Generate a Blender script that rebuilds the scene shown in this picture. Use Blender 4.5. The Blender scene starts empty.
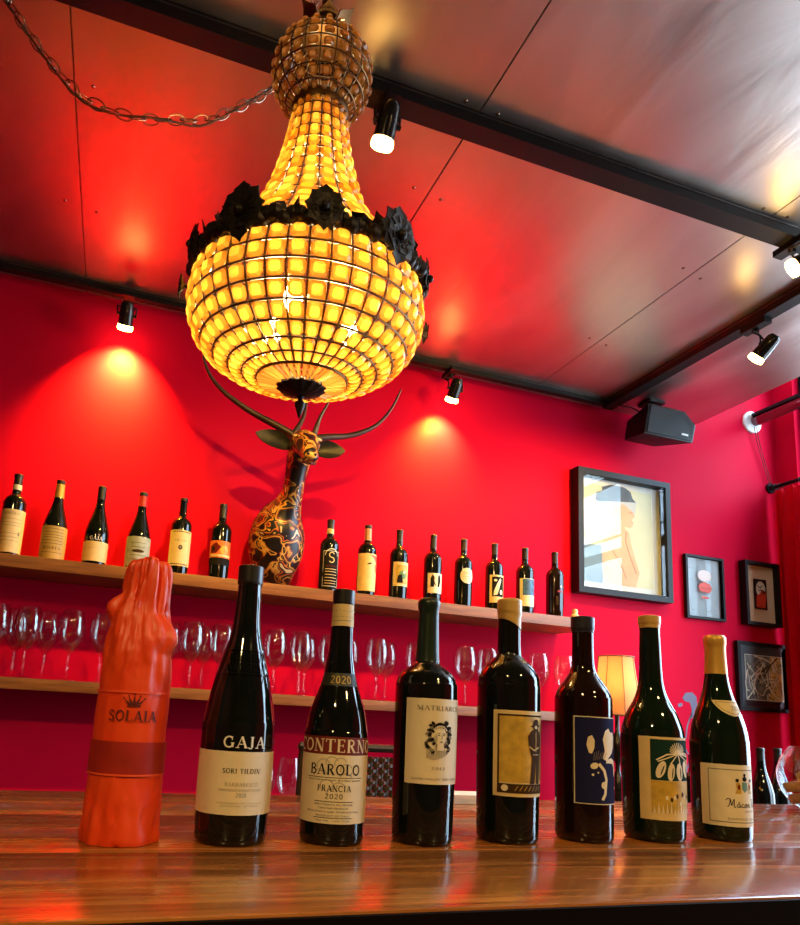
import bpy, bmesh, math, random
from mathutils import Vector, Matrix, noise
random.seed(7)
PI = math.pi
scn = bpy.context.scene
COL = scn.collection
R = math.radians

# ------------------------------------------------------------------ helpers
def link(o, parent=None):
    COL.objects.link(o)
    if parent is not None:
        o.parent = parent
    return o

def tag(o, label=None, cat=None, group=None, kind=None):
    if label: o['label'] = label
    if cat: o['category'] = cat
    if group: o['group'] = group
    if kind: o['kind'] = kind
    return o

def thing(name, label, cat, loc=(0, 0, 0), rot=(0, 0, 0), group=None):
    o = bpy.data.objects.new(name, None)
    o.empty_display_size = 0.05
    COL.objects.link(o)
    o.location = loc; o.rotation_euler = rot
    return tag(o, label, cat, group)

def copy_tree(o, parent=None):
    c = o.copy(); COL.objects.link(c); c.parent = parent
    for ch in list(o.children):
        copy_tree(ch, c)
    return c

class MB:
    """collects vertices and faces of ONE mesh"""
    def __init__(s):
        s.v = []; s.f = []; s.m = []
    def add(s, vs, fs, mi=0):
        b = len(s.v)
        s.v += [tuple(p) for p in vs]
        for f in fs:
            s.f.append(tuple(i + b for i in f)); s.m.append(mi)
        return s
    def box(s, x0, x1, y0, y1, z0, z1, mi=0):
        v = [(x0,y0,z0),(x1,y0,z0),(x1,y1,z0),(x0,y1,z0),(x0,y0,z1),(x1,y0,z1),(x1,y1,z1),(x0,y1,z1)]
        return s.add(v, [(0,3,2,1),(4,5,6,7),(0,1,5,4),(1,2,6,5),(2,3,7,6),(3,0,4,7)], mi)
    def lathe(s, prof, seg=32, center=(0,0,0), mi=0, close=True):
        """prof: list of (r, z) going bottom to top, outside"""
        vs = []; fs = []; rings = []
        for r, z in prof:
            if r < 1e-6:
                rings.append([len(vs)]); vs.append((center[0], center[1], center[2] + z))
            else:
                ring = []
                for k in range(seg):
                    a = 2*PI*k/seg
                    ring.append(len(vs)); vs.append((center[0]+r*math.cos(a), center[1]+r*math.sin(a), center[2]+z))
                rings.append(ring)
        for A, B in zip(rings, rings[1:]):
            for k in range(seg):
                k2 = (k+1) % seg
                if len(A) == 1 and len(B) == 1: continue
                if len(A) == 1: fs.append((A[0], B[k2], B[k]))
                elif len(B) == 1: fs.append((A[k], A[k2], B[0]))
                else: fs.append((A[k], A[k2], B[k2], B[k]))
        return s.add(vs, fs, mi)
    def tube(s, pts, rad, seg=8, closed=False, mi=0, caps=True):
        pts = [Vector(p) for p in pts]; n = len(pts)
        if not isinstance(rad, (list, tuple)): rad = [rad]*n
        vs = []; fs = []
        prev = None
        for i, p in enumerate(pts):
            if closed: t = pts[(i+1) % n] - pts[(i-1) % n]
            else: t = pts[min(i+1, n-1)] - pts[max(i-1, 0)]
            t = t.normalized() if t.length > 1e-9 else Vector((0,0,1))
            if prev is None:
                up = Vector((0,0,1)) if abs(t.z) < .9 else Vector((1,0,0))
                a = t.cross(up).normalized()
            else:
                a = (prev - t*prev.dot(t))
                a = a.normalized() if a.length > 1e-6 else t.orthogonal().normalized()
            prev = a; b = t.cross(a)
            for k in range(seg):
                an = 2*PI*k/seg
                vs.append(p + (a*math.cos(an) + b*math.sin(an))*rad[i])
        m = n if closed else n-1
        for i in range(m):
            j = (i+1) % n
            for k in range(seg):
                k2 = (k+1) % seg
                fs.append((i*seg+k, i*seg+k2, j*seg+k2, j*seg+k))
        if caps and not closed:
            fs.append(tuple(range(seg-1, -1, -1))); fs.append(tuple((n-1)*seg+k for k in range(seg)))
        return s.add(vs, fs, mi)
    def cyl(s, a, b, r, seg=16, mi=0, r2=None):
        return s.tube([a, b], [r, r if r2 is None else r2], seg, mi=mi)
    def sphere(s, c, r, seg=12, rings=8, mi=0, sc=(1,1,1)):
        b = len(s.v)
        prof = [(math.sin(PI*i/rings)*r, -math.cos(PI*i/rings)*r) for i in range(rings+1)]
        prof[0] = (0, -r); prof[-1] = (0, r)
        s.lathe(prof, seg, (0,0,0), mi)
        for i in range(b, len(s.v)):
            p = s.v[i]; s.v[i] = (c[0]+p[0]*sc[0], c[1]+p[1]*sc[1], c[2]+p[2]*sc[2])
        return s
    def prism(s, poly, y0, y1, mi=0):
        """poly in (x, z), extruded in y (front face at y0)"""
        n = len(poly)
        v = [(x, y0, z) for x, z in poly] + [(x, y1, z) for x, z in poly]
        f = [tuple(range(n)), tuple(range(2*n-1, n-1, -1))] + [(i, i+n, (i+1) % n + n, (i+1) % n) for i in range(n)]
        return s.add(v, f, mi)
    def build(s, name, mats, parent=None, smooth=True, angle=40, bevel=0):
        me = bpy.data.meshes.new(name)
        me.from_pydata(s.v, [], s.f)
        if not isinstance(mats, (list, tuple)): mats = [mats]
        for m in mats: me.materials.append(m)
        if len(mats) > 1: me.polygons.foreach_set('material_index', s.m)
        bm = bmesh.new(); bm.from_mesh(me)
        bmesh.ops.recalc_face_normals(bm, faces=bm.faces)
        if bevel:
            bmesh.ops.bevel(bm, geom=[e for e in bm.edges if len(e.link_faces) == 2 and e.calc_face_angle(0) > .5], offset=bevel, segments=2, affect='EDGES', profile=.6)
        bm.to_mesh(me); bm.free()
        if smooth:
            me.polygons.foreach_set('use_smooth', [True]*len(me.polygons))
            me.set_sharp_from_angle(angle=R(angle))
        me.update()
        return link(bpy.data.objects.new(name, me), parent)

def catmull(pts, n=4):
    out = []
    P = [Vector(p) for p in pts]
    for i in range(len(P)-1):
        p0 = P[max(i-1, 0)]; p1 = P[i]; p2 = P[i+1]; p3 = P[min(i+2, len(P)-1)]
        for k in range(n):
            t = k/n
            out.append(.5*((2*p1)+(p2-p0)*t+(2*p0-5*p1+4*p2-p3)*t*t+(3*p1-p0-3*p2+p3)*t**3))
    out.append(P[-1])
    return out

def lerp_prof(prof, z):
    for (r0, z0), (r1, z1) in zip(prof, prof[1:]):
        if z0 <= z <= z1 and z1 > z0:
            return r0 + (r1-r0)*(z-z0)/(z1-z0)
    return prof[-1][0] if z > prof[-1][1] else prof[0][0]

# ------------------------------------------------------------------ materials
def newmat(name):
    m = bpy.data.materials.new(name); m.use_nodes = True
    nt = m.node_tree; b = nt.nodes['Principled BSDF']
    return m, nt, b

def pmat(name, col, rough=.5, metal=0, coat=0, spec=.5, emit=None, es=0, var=0, vscale=20, bump=0, bscale=60, trans=0, ior=1.5):
    m, nt, b = newmat(name)
    b.inputs['Base Color'].default_value = (*col, 1)
    b.inputs['Roughness'].default_value = rough
    b.inputs['Metallic'].default_value = metal
    b.inputs['Coat Weight'].default_value = coat
    b.inputs['Coat Roughness'].default_value = .05
    b.inputs['Specular IOR Level'].default_value = spec
    b.inputs['Transmission Weight'].default_value = trans
    b.inputs['IOR'].default_value = ior
    if emit:
        b.inputs['Emission Color'].default_value = (*emit, 1); b.inputs['Emission Strength'].default_value = es
    tc = nt.nodes.new('ShaderNodeTexCoord')
    if var:
        n = nt.nodes.new('ShaderNodeTexNoise'); n.inputs['Scale'].default_value = vscale; n.inputs['Detail'].default_value = 5
        nt.links.new(tc.outputs['Object'], n.inputs['Vector'])
        r = nt.nodes.new('ShaderNodeValToRGB')
        r.color_ramp.elements[0].position = .3; r.color_ramp.elements[1].position = .7
        r.color_ramp.elements[0].color = (*[max(0, c*(1-var)) for c in col], 1)
        r.color_ramp.elements[1].color = (*[min(1, c*(1+var)) for c in col], 1)
        nt.links.new(n.outputs['Fac'], r.inputs['Fac']); nt.links.new(r.outputs['Color'], b.inputs['Base Color'])
    if bump:
        n2 = nt.nodes.new('ShaderNodeTexNoise'); n2.inputs['Scale'].default_value = bscale; n2.inputs['Detail'].default_value = 4
        nt.links.new(tc.outputs['Object'], n2.inputs['Vector'])
        bp = nt.nodes.new('ShaderNodeBump'); bp.inputs['Strength'].default_value = bump; bp.inputs['Distance'].default_value = .002
        nt.links.new(n2.outputs['Fac'], bp.inputs['Height']); nt.links.new(bp.outputs['Normal'], b.inputs['Normal'])
    return m

def wood(name, c0, c1, rough=.3, coat=.0, sx=1.5, sy=22, plank=None, rotz=0):
    m, nt, b = newmat(name)
    tc = nt.nodes.new('ShaderNodeTexCoord'); mp = nt.nodes.new('ShaderNodeMapping')
    mp.inputs['Scale'].default_value = (sx, sy, sy); mp.inputs['Rotation'].default_value = (0, 0, rotz)
    n = nt.nodes.new('ShaderNodeTexNoise'); n.inputs['Scale'].default_value = 3; n.inputs['Detail'].default_value = 8; n.inputs['Distortion'].default_value = .6
    r = nt.nodes.new('ShaderNodeValToRGB')
    r.color_ramp.elements[0].color = (*c0, 1); r.color_ramp.elements[0].position = .32
    r.color_ramp.elements[1].color = (*c1, 1); r.color_ramp.elements[1].position = .68
    nt.links.new(tc.outputs['Object'], mp.inputs['Vector']); nt.links.new(mp.outputs['Vector'], n.inputs['Vector'])
    nt.links.new(n.outputs['Fac'], r.inputs['Fac']); nt.links.new(r.outputs['Color'], b.inputs['Base Color'])
    b.inputs['Roughness'].default_value = rough; b.inputs['Coat Weight'].default_value = coat; b.inputs['Coat Roughness'].default_value = .15
    rr = nt.nodes.new('ShaderNodeMapRange'); rr.inputs['To Min'].default_value = rough*.75; rr.inputs['To Max'].default_value = rough*1.35
    nt.links.new(n.outputs['Fac'], rr.inputs['Value']); nt.links.new(rr.outputs['Result'], b.inputs['Roughness'])
    bp = nt.nodes.new('ShaderNodeBump'); bp.inputs['Strength'].default_value = .15; bp.inputs['Distance'].default_value = .001
    nt.links.new(n.outputs['Fac'], bp.inputs['Height']); nt.links.new(bp.outputs['Normal'], b.inputs['Normal'])
    return m

def thin_glass(name, tint=(1,1,1), boost=1.0, rough=.0):
    m = bpy.data.materials.new(name); m.use_nodes = True
    nt = m.node_tree; nt.nodes.clear()
    o = nt.nodes.new('ShaderNodeOutputMaterial'); mx = nt.nodes.new('ShaderNodeMixShader')
    t = nt.nodes.new('ShaderNodeBsdfTransparent'); t.inputs['Color'].default_value = (*tint, 1)
    g = nt.nodes.new('ShaderNodeBsdfGlossy'); g.inputs['Roughness'].default_value = rough
    f = nt.nodes.new('ShaderNodeLayerWeight'); f.inputs['Blend'].default_value = .5   # Schlick reflectance, the same on both faces of a thin sheet
    pw = nt.nodes.new('ShaderNodeMath'); pw.operation = 'POWER'; pw.inputs[1].default_value = 5
    ma = nt.nodes.new('ShaderNodeMath'); ma.operation = 'MULTIPLY_ADD'; ma.inputs[1].default_value = .95; ma.inputs[2].default_value = .045
    ml = nt.nodes.new('ShaderNodeMath'); ml.operation = 'MULTIPLY'; ml.inputs[1].default_value = boost; ml.use_clamp = True
    nt.links.new(f.outputs['Facing'], pw.inputs[0]); nt.links.new(pw.outputs[0], ma.inputs[0]); nt.links.new(ma.outputs[0], ml.inputs[0]); nt.links.new(ml.outputs[0], mx.inputs['Fac'])
    nt.links.new(t.outputs[0], mx.inputs[1]); nt.links.new(g.outputs[0], mx.inputs[2]); nt.links.new(mx.outputs[0], o.inputs['Surface'])
    return m

def emitter(name, col, s):
    m = bpy.data.materials.new(name); m.use_nodes = True
    nt = m.node_tree; nt.nodes.clear()
    o = nt.nodes.new('ShaderNodeOutputMaterial'); e = nt.nodes.new('ShaderNodeEmission')
    e.inputs['Color'].default_value = (*col, 1); e.inputs['Strength'].default_value = s
    nt.links.new(e.outputs[0], o.inputs['Surface'])
    return m

def crystal_mat(name, col, mixg=.25, col2=None):
    m = bpy.data.materials.new(name); m.use_nodes = True
    nt = m.node_tree; nt.nodes.clear()
    o = nt.nodes.new('ShaderNodeOutputMaterial')
    t = nt.nodes.new('ShaderNodeBsdfTranslucent'); t.inputs['Color'].default_value = (*col, 1)
    d = nt.nodes.new('ShaderNodeBsdfTransparent'); d.inputs['Color'].default_value = (*[c**.6 for c in col], 1)
    if col2:
        ge = nt.nodes.new('ShaderNodeNewGeometry'); mc = nt.nodes.new('ShaderNodeMix'); mc.data_type = 'RGBA'
        mc.inputs['A'].default_value = (*col, 1); mc.inputs['B'].default_value = (*col2, 1)
        nt.links.new(ge.outputs['Random Per Island'], mc.inputs['Factor']); nt.links.new(mc.outputs['Result'], t.inputs['Color'])
    g = nt.nodes.new('ShaderNodeBsdfGlossy'); g.inputs['Roughness'].default_value = .08
    lw = nt.nodes.new('ShaderNodeLayerWeight'); lw.inputs['Blend'].default_value = .35
    m1 = nt.nodes.new('ShaderNodeMixShader'); m1.inputs['Fac'].default_value = .22
    m2 = nt.nodes.new('ShaderNodeMixShader')
    nt.links.new(t.outputs[0], m1.inputs[1]); nt.links.new(d.outputs[0], m1.inputs[2])
    ml = nt.nodes.new('ShaderNodeMath'); ml.operation = 'MULTIPLY'; ml.inputs[1].default_value = mixg*2
    nt.links.new(lw.outputs['Fresnel'], ml.inputs[0]); nt.links.new(ml.outputs[0], m2.inputs['Fac'])
    nt.links.new(m1.outputs[0], m2.inputs[1]); nt.links.new(g.outputs[0], m2.inputs[2]); nt.links.new(m2.outputs[0], o.inputs['Surface'])
    return m

RED = pmat('red_paint', (.62, .0036, .034), .45, spec=.02, var=.06, vscale=1.5, bump=.08, bscale=30)
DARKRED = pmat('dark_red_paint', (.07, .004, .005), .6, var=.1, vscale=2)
BLACKM = pmat('black_metal', (.006, .006, .007), .5, spec=.2)
BLACKP = pmat('black_plastic', (.007, .007, .008), .5, spec=.25)
BRONZE = pmat('dark_bronze', (.018, .014, .010), .45, metal=.6, bump=.5, bscale=90)
BRASS = pmat('aged_brass', (.14, .070, .025), .4, metal=.9, bump=.2, bscale=60)
CHROME = pmat('chrome', (.75, .75, .76), .15, metal=1)
STEEL = pmat('chain_steel', (.28, .20, .15), .3, metal=1)
FLOORM = wood('dark_floor_boards', (.03, .016, .01), (.07, .04, .024), .4)
WOODC = wood('counter_wood', (.17, .048, .008), (.46, .17, .032), .25, .6, 1.2, 20)
WOODS = wood('shelf_wood', (.15, .046, .009), (.31, .108, .021), .45, 0, 1.5, 25)
BOTTLE = pmat('dark_bottle_glass', (.004, .006, .005), .04, spec=.5)
BOTTLEG = pmat('green_black_bottle_glass', (.004, .012, .006), .05, spec=.5)
BOTTLEB = pmat('brown_black_bottle_glass', (.010, .004, .002), .05, spec=.5)
PAPER = pmat('cream_label_paper', (.78, .70, .52), .6, var=.04, vscale=60)
PAPERY = pmat('yellowed_label_paper', (.72, .56, .27), .6, var=.06, vscale=50)
PAPERG = pmat('grey_green_label_paper', (.34, .38, .32), .6, var=.2, vscale=60)
INK = pmat('black_ink', (.012, .011, .012), .85, spec=.12)
INKG = pmat('grey_ink', (.25, .22, .18), .85, spec=.12)
INKL = pmat('light_grey_ink', (.48, .43, .33), .85, spec=.12)
INKB = pmat('brown_ink', (.05, .026, .010), .85, spec=.12)
REDINK = pmat('red_brown_ink', (.16, .012, .010), .85, spec=.12)
WHITEINK = pmat('white_ink', (.85, .83, .78), .5)
NAVY = pmat('navy_ink', (.012, .014, .07), .85, spec=.12)
GREENINK = pmat('dark_green_ink', (.008, .035, .03), .85, spec=.12)
BLUEINK = pmat('blue_ink', (.03, .12, .28), .5, var=.5, vscale=70)
GOLDINK = pmat('ochre_ink', (.55, .36, .05), .5, var=.25, vscale=70)
GOLDWAX = pmat('ochre_wax', (.58, .36, .10), .4, coat=.2)
GOLDFOIL = pmat('gold_foil', (.62, .36, .07), .38, metal=.35)
NAVYWAX = pmat('navy_wax', (.014, .014, .03), .35)
BLACKCAP = pmat('black_capsule', (.010, .010, .011), .35)
MAROON = pmat('maroon_label', (.16, .008, .010), .55)
ORANGEINK = pmat('orange_ink', (.75, .16, .02), .5)
CORK = pmat('cork', (.70, .50, .30), .85, var=.3, vscale=150, bump=.4, bscale=300)
CLEAR = thin_glass('clear_drinking_glass', (.98, .98, .98), 1.2)
PANE = thin_glass('window_glass', (.96, .98, 1.0), 1.0)
PICGLASS = thin_glass('picture_glass', (.97, .98, .98), .4)

def tissue_mat():
    m, nt, b = newmat('red_tissue_paper')
    tc = nt.nodes.new('ShaderNodeTexCoord')
    n = nt.nodes.new('ShaderNodeTexNoise'); n.inputs['Scale'].default_value = 28; n.inputs['Detail'].default_value = 6
    nt.links.new(tc.outputs['Object'], n.inputs['Vector'])
    r = nt.nodes.new('ShaderNodeValToRGB')
    r.color_ramp.elements[0].color = (.78, .030, .005, 1); r.color_ramp.elements[1].color = (.90, .10, .012, 1)
    nt.links.new(n.outputs['Fac'], r.inputs['Fac']); nt.links.new(r.outputs['Color'], b.inputs['Base Color'])
    b.inputs['Roughness'].default_value = .42
    b.inputs['Subsurface Weight'].default_value = .0
    bp = nt.nodes.new('ShaderNodeBump'); bp.inputs['Strength'].default_value = .35; bp.inputs['Distance'].default_value = .003
    nt.links.new(n.outputs['Fac'], bp.inputs['Height']); nt.links.new(bp.outputs['Normal'], b.inputs['Normal'])
    return m
TISSUE = tissue_mat()
TISSUEBAND = pmat('red_tissue_over_dark_band', (.36, .018, .010), .45, var=.2, vscale=30)

def ceiling_mat():
    m, nt, b = newmat('ceiling_sheet_metal')
    b.inputs['Metallic'].default_value = 1.0
    tc = nt.nodes.new('ShaderNodeTexCoord'); mp = nt.nodes.new('ShaderNodeMapping')
    mp.inputs['Scale'].default_value = (2.0, .7, 1); mp.inputs['Rotation'].default_value = (0, 0, R(35))
    n = nt.nodes.new('ShaderNodeTexNoise'); n.inputs['Scale'].default_value = 1.6; n.inputs['Detail'].default_value = 6; n.inputs['Distortion'].default_value = .8
    nt.links.new(tc.outputs['Object'], mp.inputs['Vector']); nt.links.new(mp.outputs['Vector'], n.inputs['Vector'])
    r = nt.nodes.new('ShaderNodeValToRGB')
    r.color_ramp.elements[0].color = (.48, .45, .42, 1); r.color_ramp.elements[0].position = .3
    r.color_ramp.elements[1].color = (.68, .65, .62, 1); r.color_ramp.elements[1].position = .7
    nt.links.new(n.outputs['Fac'], r.inputs['Fac']); nt.links.new(r.outputs['Color'], b.inputs['Base Color'])
    mr = nt.nodes.new('ShaderNodeMapRange'); mr.inputs['To Min'].default_value = .28; mr.inputs['To Max'].default_value = .44
    nt.links.new(n.outputs['Fac'], mr.inputs['Value']); nt.links.new(mr.outputs['Result'], b.inputs['Roughness'])
    bp = nt.nodes.new('ShaderNodeBump'); bp.inputs['Strength'].default_value = .24; bp.inputs['Distance'].default_value = .02
    nt.links.new(n.outputs['Fac'], bp.inputs['Height']); nt.links.new(bp.outputs['Normal'], b.inputs['Normal'])
    return m
CEIL = ceiling_mat()

def deer_mat():
    m, nt, b = newmat('collage_pattern')
    tc = nt.nodes.new('ShaderNodeTexCoord')
    n = nt.nodes.new('ShaderNodeTexNoise'); n.inputs['Scale'].default_value = 19; n.inputs['Detail'].default_value = 1; n.inputs['Distortion'].default_value = .7
    nt.links.new(tc.outputs['Object'], n.inputs['Vector'])
    r = nt.nodes.new('ShaderNodeValToRGB'); r.color_ramp.interpolation = 'CONSTANT'
    els = [(0, (.006, .005, .008)), (.42, (.12, .01, .01)), (.455, (.50, .24, .04)), (.49, (.66, .40, .10)), (.52, (.006, .005, .006)),
           (.575, (.50, .22, .03)), (.60, (.40, .02, .015)), (.625, (.008, .007, .012)), (.71, (.60, .46, .25))]
    e = r.color_ramp.elements
    e[0].position = 0; e[0].color = (*els[0][1], 1); e[1].position = els[1][0]; e[1].color = (*els[1][1], 1)
    for p, c in els[2:]:
        k = e.new(p); k.color = (*c, 1)
    nt.links.new(n.outputs['Fac'], r.inputs['Fac']); nt.links.new(r.outputs['Color'], b.inputs['Base Color'])
    b.inputs['Roughness'].default_value = .35
    return m
DEER = deer_mat()
EARM = pmat('ear_pattern', (.007, .008, .003), .5, var=.9, vscale=40)
ANTLER = pmat('antler', (.022, .007, .005), .5, var=.35, vscale=30, bump=.3, bscale=80)
CRYS = crystal_mat('amber_crystal', (.85, .45, .07), .25, (1.0, .86, .38))
CRYST = crystal_mat('tan_crystal_bevel', (.55, .24, .06), .4, (.90, .55, .16))
CRYSB = crystal_mat('smoky_crystal', (.80, .52, .28), .35)
VELVET = pmat('red_velvet', (.70, .0012, .012), .85, spec=.08, bump=.2, bscale=200)

# ------------------------------------------------------------------ lettering (serif capitals made of strokes)
TH, TN = .17, .06
def _arc(cx, cy, rx, ry, a0, a1, n=14):
    return [(cx+rx*math.cos(R(a0+(a1-a0)*k/n)), cy+ry*math.sin(R(a0+(a1-a0)*k/n))) for k in range(n+1)]
def _L(x0, y0, x1, y1, w): return ([(x0, y0), (x1, y1)], w)
def _S(x, y, h=.14): return ([(x-h, y), (x+h, y)], TN)
GL = {
 'A': (.86, [_L(.12,0,.43,1,TN), _L(.43,1,.76,0,TH), _L(.22,.33,.62,.33,TN), _S(.12,.03), _S(.76,.03)]),
 'B': (.74, [_L(.18,0,.18,1,TH), (_arc(.34,.76,.24,.21,90,-90),.12), (_arc(.36,.27,.30,.24,90,-90),.13), _L(.08,.97,.36,.97,TN), _L(.1,.53,.36,.53,TN), _L(.08,.03,.38,.03,TN)]),
 'C': (.80, [(_arc(.43,.5,.35,.46,50,310,20),.13), _L(.66,.66,.66,.98,TN)]),
 'D': (.84, [_L(.18,0,.18,1,TH), (_arc(.34,.5,.40,.46,90,-90,18),.13), _L(.08,.97,.36,.97,TN), _L(.08,.03,.36,.03,TN)]),
 'E': (.70, [_L(.18,0,.18,1,TH), _L(.06,.97,.60,.97,TN), _L(.2,.52,.5,.52,TN), _L(.06,.03,.62,.03,TN), _L(.60,.8,.60,1,TN), _L(.62,0,.62,.22,TN), _L(.5,.4,.5,.64,TN)]),
 'F': (.66, [_L(.18,0,.18,1,TH), _L(.06,.97,.58,.97,TN), _L(.2,.52,.48,.52,TN), _S(.18,.03), _L(.58,.78,.58,1,TN), _L(.48,.4,.48,.64,TN)]),
 'G': (.88, [(_arc(.43,.5,.35,.46,50,320,20),.14), _L(.66,.66,.66,.98,TN), _L(.70,.04,.70,.42,TH), _S(.70,.42)]),
 'H': (.86, [_L(.18,0,.18,1,TH), _L(.68,0,.68,1,TH), _L(.18,.52,.68,.52,TN), _S(.18,.03), _S(.18,.97), _S(.68,.03), _S(.68,.97)]),
 'I': (.40, [_L(.2,0,.2,1,TH), _S(.2,.03), _S(.2,.97)]),
 'J': (.50, [_L(.30,.1,.30,1,TH), (_arc(.17,.1,.13,.14,0,-170,8),.1), _S(.30,.97)]),
 'L': (.66, [_L(.18,0,.18,1,TH), _S(.18,.97), _L(.06,.03,.6,.03,TN), _L(.6,0,.6,.26,TN)]),
 'M': (1.02, [_L(.14,0,.16,1,TN), _L(.18,1,.50,.05,TH), _L(.50,.05,.82,1,TN), _L(.85,0,.85,1,TH), _S(.14,.03), _S(.85,.03), _S(.12,.97,.1), _S(.88,.97,.1)]),
 'N': (.88, [_L(.15,0,.15,1,TN), _L(.17,1,.70,0,TH), _L(.72,0,.72,1,TN), _S(.15,.03), _S(.12,.97,.1), _S(.72,.97)]),
 'O': (.86, [(_arc(.43,.5,.34,.45,0,360,26),.135)]),
 'P': (.70, [_L(.18,0,.18,1,TH), (_arc(.34,.73,.26,.24,90,-90),.12), _L(.08,.97,.36,.97,TN), _L(.1,.48,.36,.48,TN), _S(.18,.03)]),
 'R': (.80, [_L(.18,0,.18,1,TH), (_arc(.34,.75,.25,.22,90,-90),.12), _L(.08,.97,.36,.97,TN), _L(.1,.51,.38,.51,TN), _L(.38,.5,.68,.0,TH), _S(.18,.03), _S(.72,.03,.08)]),
 'S': (.62, [(_arc(.31,.74,.20,.21,30,270,12),.12), (_arc(.31,.27,.22,.23,90,-150,12),.12), _L(.5,.78,.5,1,TN), _L(.1,.02,.1,.24,TN)]),
 'T': (.76, [_L(.38,0,.38,1,TH), _L(.05,.97,.71,.97,TN), _S(.38,.03), _L(.05,.76,.05,1,TN), _L(.71,.76,.71,1,TN)]),
 'V': (.84, [_L(.12,1,.43,0,TH), _L(.43,0,.74,1,TN), _S(.12,.97), _S(.74,.97)]),
 'Z': (.70, [_L(.08,.03,.62,.97,TH*.9), _L(.08,.97,.62,.97,TN), _L(.08,.03,.62,.03,TN)]),
 '2': (.60, [(_arc(.29,.72,.19,.25,160,-35,12),.11), _L(.45,.58,.08,.05,.09), _L(.06,.05,.54,.05,.1)]),
 '0': (.60, [(_arc(.30,.5,.20,.46,0,360,22),.11)]),
 '1': (.42, [_L(.22,0,.22,1,.13), _S(.22,.03), _L(.22,.95,.08,.82,.07)]),
 '3': (.58, [(_arc(.27,.74,.18,.22,150,-90,12),.11), (_arc(.27,.27,.21,.24,90,-150,12),.11)]),
 "'": (.25, [_L(.12,.8,.14,1,.08)]), ' ': (.4, []), '.': (.3, [_L(.12,0,.12,.1,.1)]),
}
def stroke_quads(pts, w):
    pts = [Vector((p[0], p[1])) for p in pts]; n = len(pts); L = []; Rr = []
    closed = (pts[0]-pts[-1]).length < 1e-4
    for i in range(n):
        if closed: t = pts[(i+1) % (n-1)] - pts[(i-1) % (n-1)]
        else: t = pts[min(i+1, n-1)] - pts[max(i-1, 0)]
        t.normalize(); nn = Vector((-t.y, t.x))*w/2
        L.append(pts[i]+nn); Rr.append(pts[i]-nn)
    return [[tuple(L[i]), tuple(Rr[i]), tuple(Rr[i+1]), tuple(L[i+1])] for i in range(n-1)]
def serif(text, h, cx, y, width=None):
    """polygons (s, z) of a serif text centred on cx with its baseline at y"""
    polys = []; x = 0
    for ch in text:
        adv, st = GL.get(ch, (.4, []))
        for pts, w in st:
            for q in stroke_quads(pts, w): polys.append([(px+x, py) for px, py in q])
        x += adv + .07
    x -= .07
    sx = h if width is None else width/x
    return [[(cx+(px-x/2)*sx, y+py*h) for px, py in q] for q in polys]

def sans(text, h, cx, y, width=None):
    cu = bpy.data.curves.new('txt', 'FONT'); cu.body = text; cu.size = 1; cu.resolution_u = 2
    ob = bpy.data.objects.new('txt', cu); COL.objects.link(ob)
    dg = bpy.context.evaluated_depsgraph_get(); dg.update()
    me = bpy.data.meshes.new_from_object(ob.evaluated_get(dg))
    vs = [v.co.copy() for v in me.vertices]; fs = [list(p.vertices) for p in me.polygons]
    bpy.data.objects.remove(ob); bpy.data.curves.remove(cu); bpy.data.meshes.remove(me)
    if not vs: return []
    x0 = min(v.x for v in vs); x1 = max(v.x for v in vs)
    s = h/.72; sx = s if width is None else width/(x1-x0)
    return [[(cx+(vs[i].x-(x0+x1)/2)*sx, y+vs[i].y*s) for i in f] for f in fs]

def rect(x0, x1, z0, z1): return [(x0, z0), (x1, z0), (x1, z1), (x0, z1)]
def frame_polys(x0, x1, z0, z1, w):
    return [rect(x0, x1, z0, z0+w), rect(x0, x1, z1-w, z1), rect(x0, x0+w, z0, z1), rect(x1-w, x1, z0, z1)]
def ell(cx, cz, rx, rz, n=20, rot=0):
    c, s = math.cos(rot), math.sin(rot)
    return [(cx+rx*math.cos(2*PI*k/n)*c-rz*math.sin(2*PI*k/n)*s, cz+rx*math.cos(2*PI*k/n)*s+rz*math.sin(2*PI*k/n)*c) for k in range(n)]
def line(pts, w): return stroke_quads(pts, w)

class Wrap:
    """flat artwork in (arc length s, height z), printed round a bottle or kept flat"""
    def __init__(s): s.items = []
    def add(s, polys, mi=0, layer=0):
        for p in polys: s.items.append((p, mi, layer))
        return s
    def build(s, name, mats, parent, prof=None, rref=None, eps=.0006, flat=None, maxlen=.006, rot=0):
        bm = bmesh.new(); L = bm.faces.layers.int.new('lay')
        for poly, mi, lay in s.items:
            try: f = bm.faces.new([bm.verts.new((p[0], p[1], lay*.00018)) for p in poly])
            except ValueError: continue
            f.material_index = mi
        bmesh.ops.triangulate(bm, faces=[f for f in bm.faces if len(f.verts) > 4])
        if prof is not None:
            for _ in range(6):
                es = [e for e in bm.edges if abs(e.verts[0].co.x-e.verts[1].co.x) > maxlen]
                if not es: break
                bmesh.ops.subdivide_edges(bm, edges=es, cuts=1)
                bmesh.ops.triangulate(bm, faces=[f for f in bm.faces if len(f.verts) > 4])
            for v in bm.verts:
                a = -PI/2 + rot + v.co.x/rref; r = lerp_prof(prof, v.co.y)+eps+v.co.z
                v.co = (r*math.cos(a), r*math.sin(a), v.co.y)
        else:
            for v in bm.verts: v.co = (v.co.x, flat-v.co.z-eps, v.co.y)
        me = bpy.data.meshes.new(name)
        for m in (mats if isinstance(mats, (list, tuple)) else [mats]): me.materials.append(m)
        bm.to_mesh(me); bm.free()
        return link(bpy.data.objects.new(name, me), parent)

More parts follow.
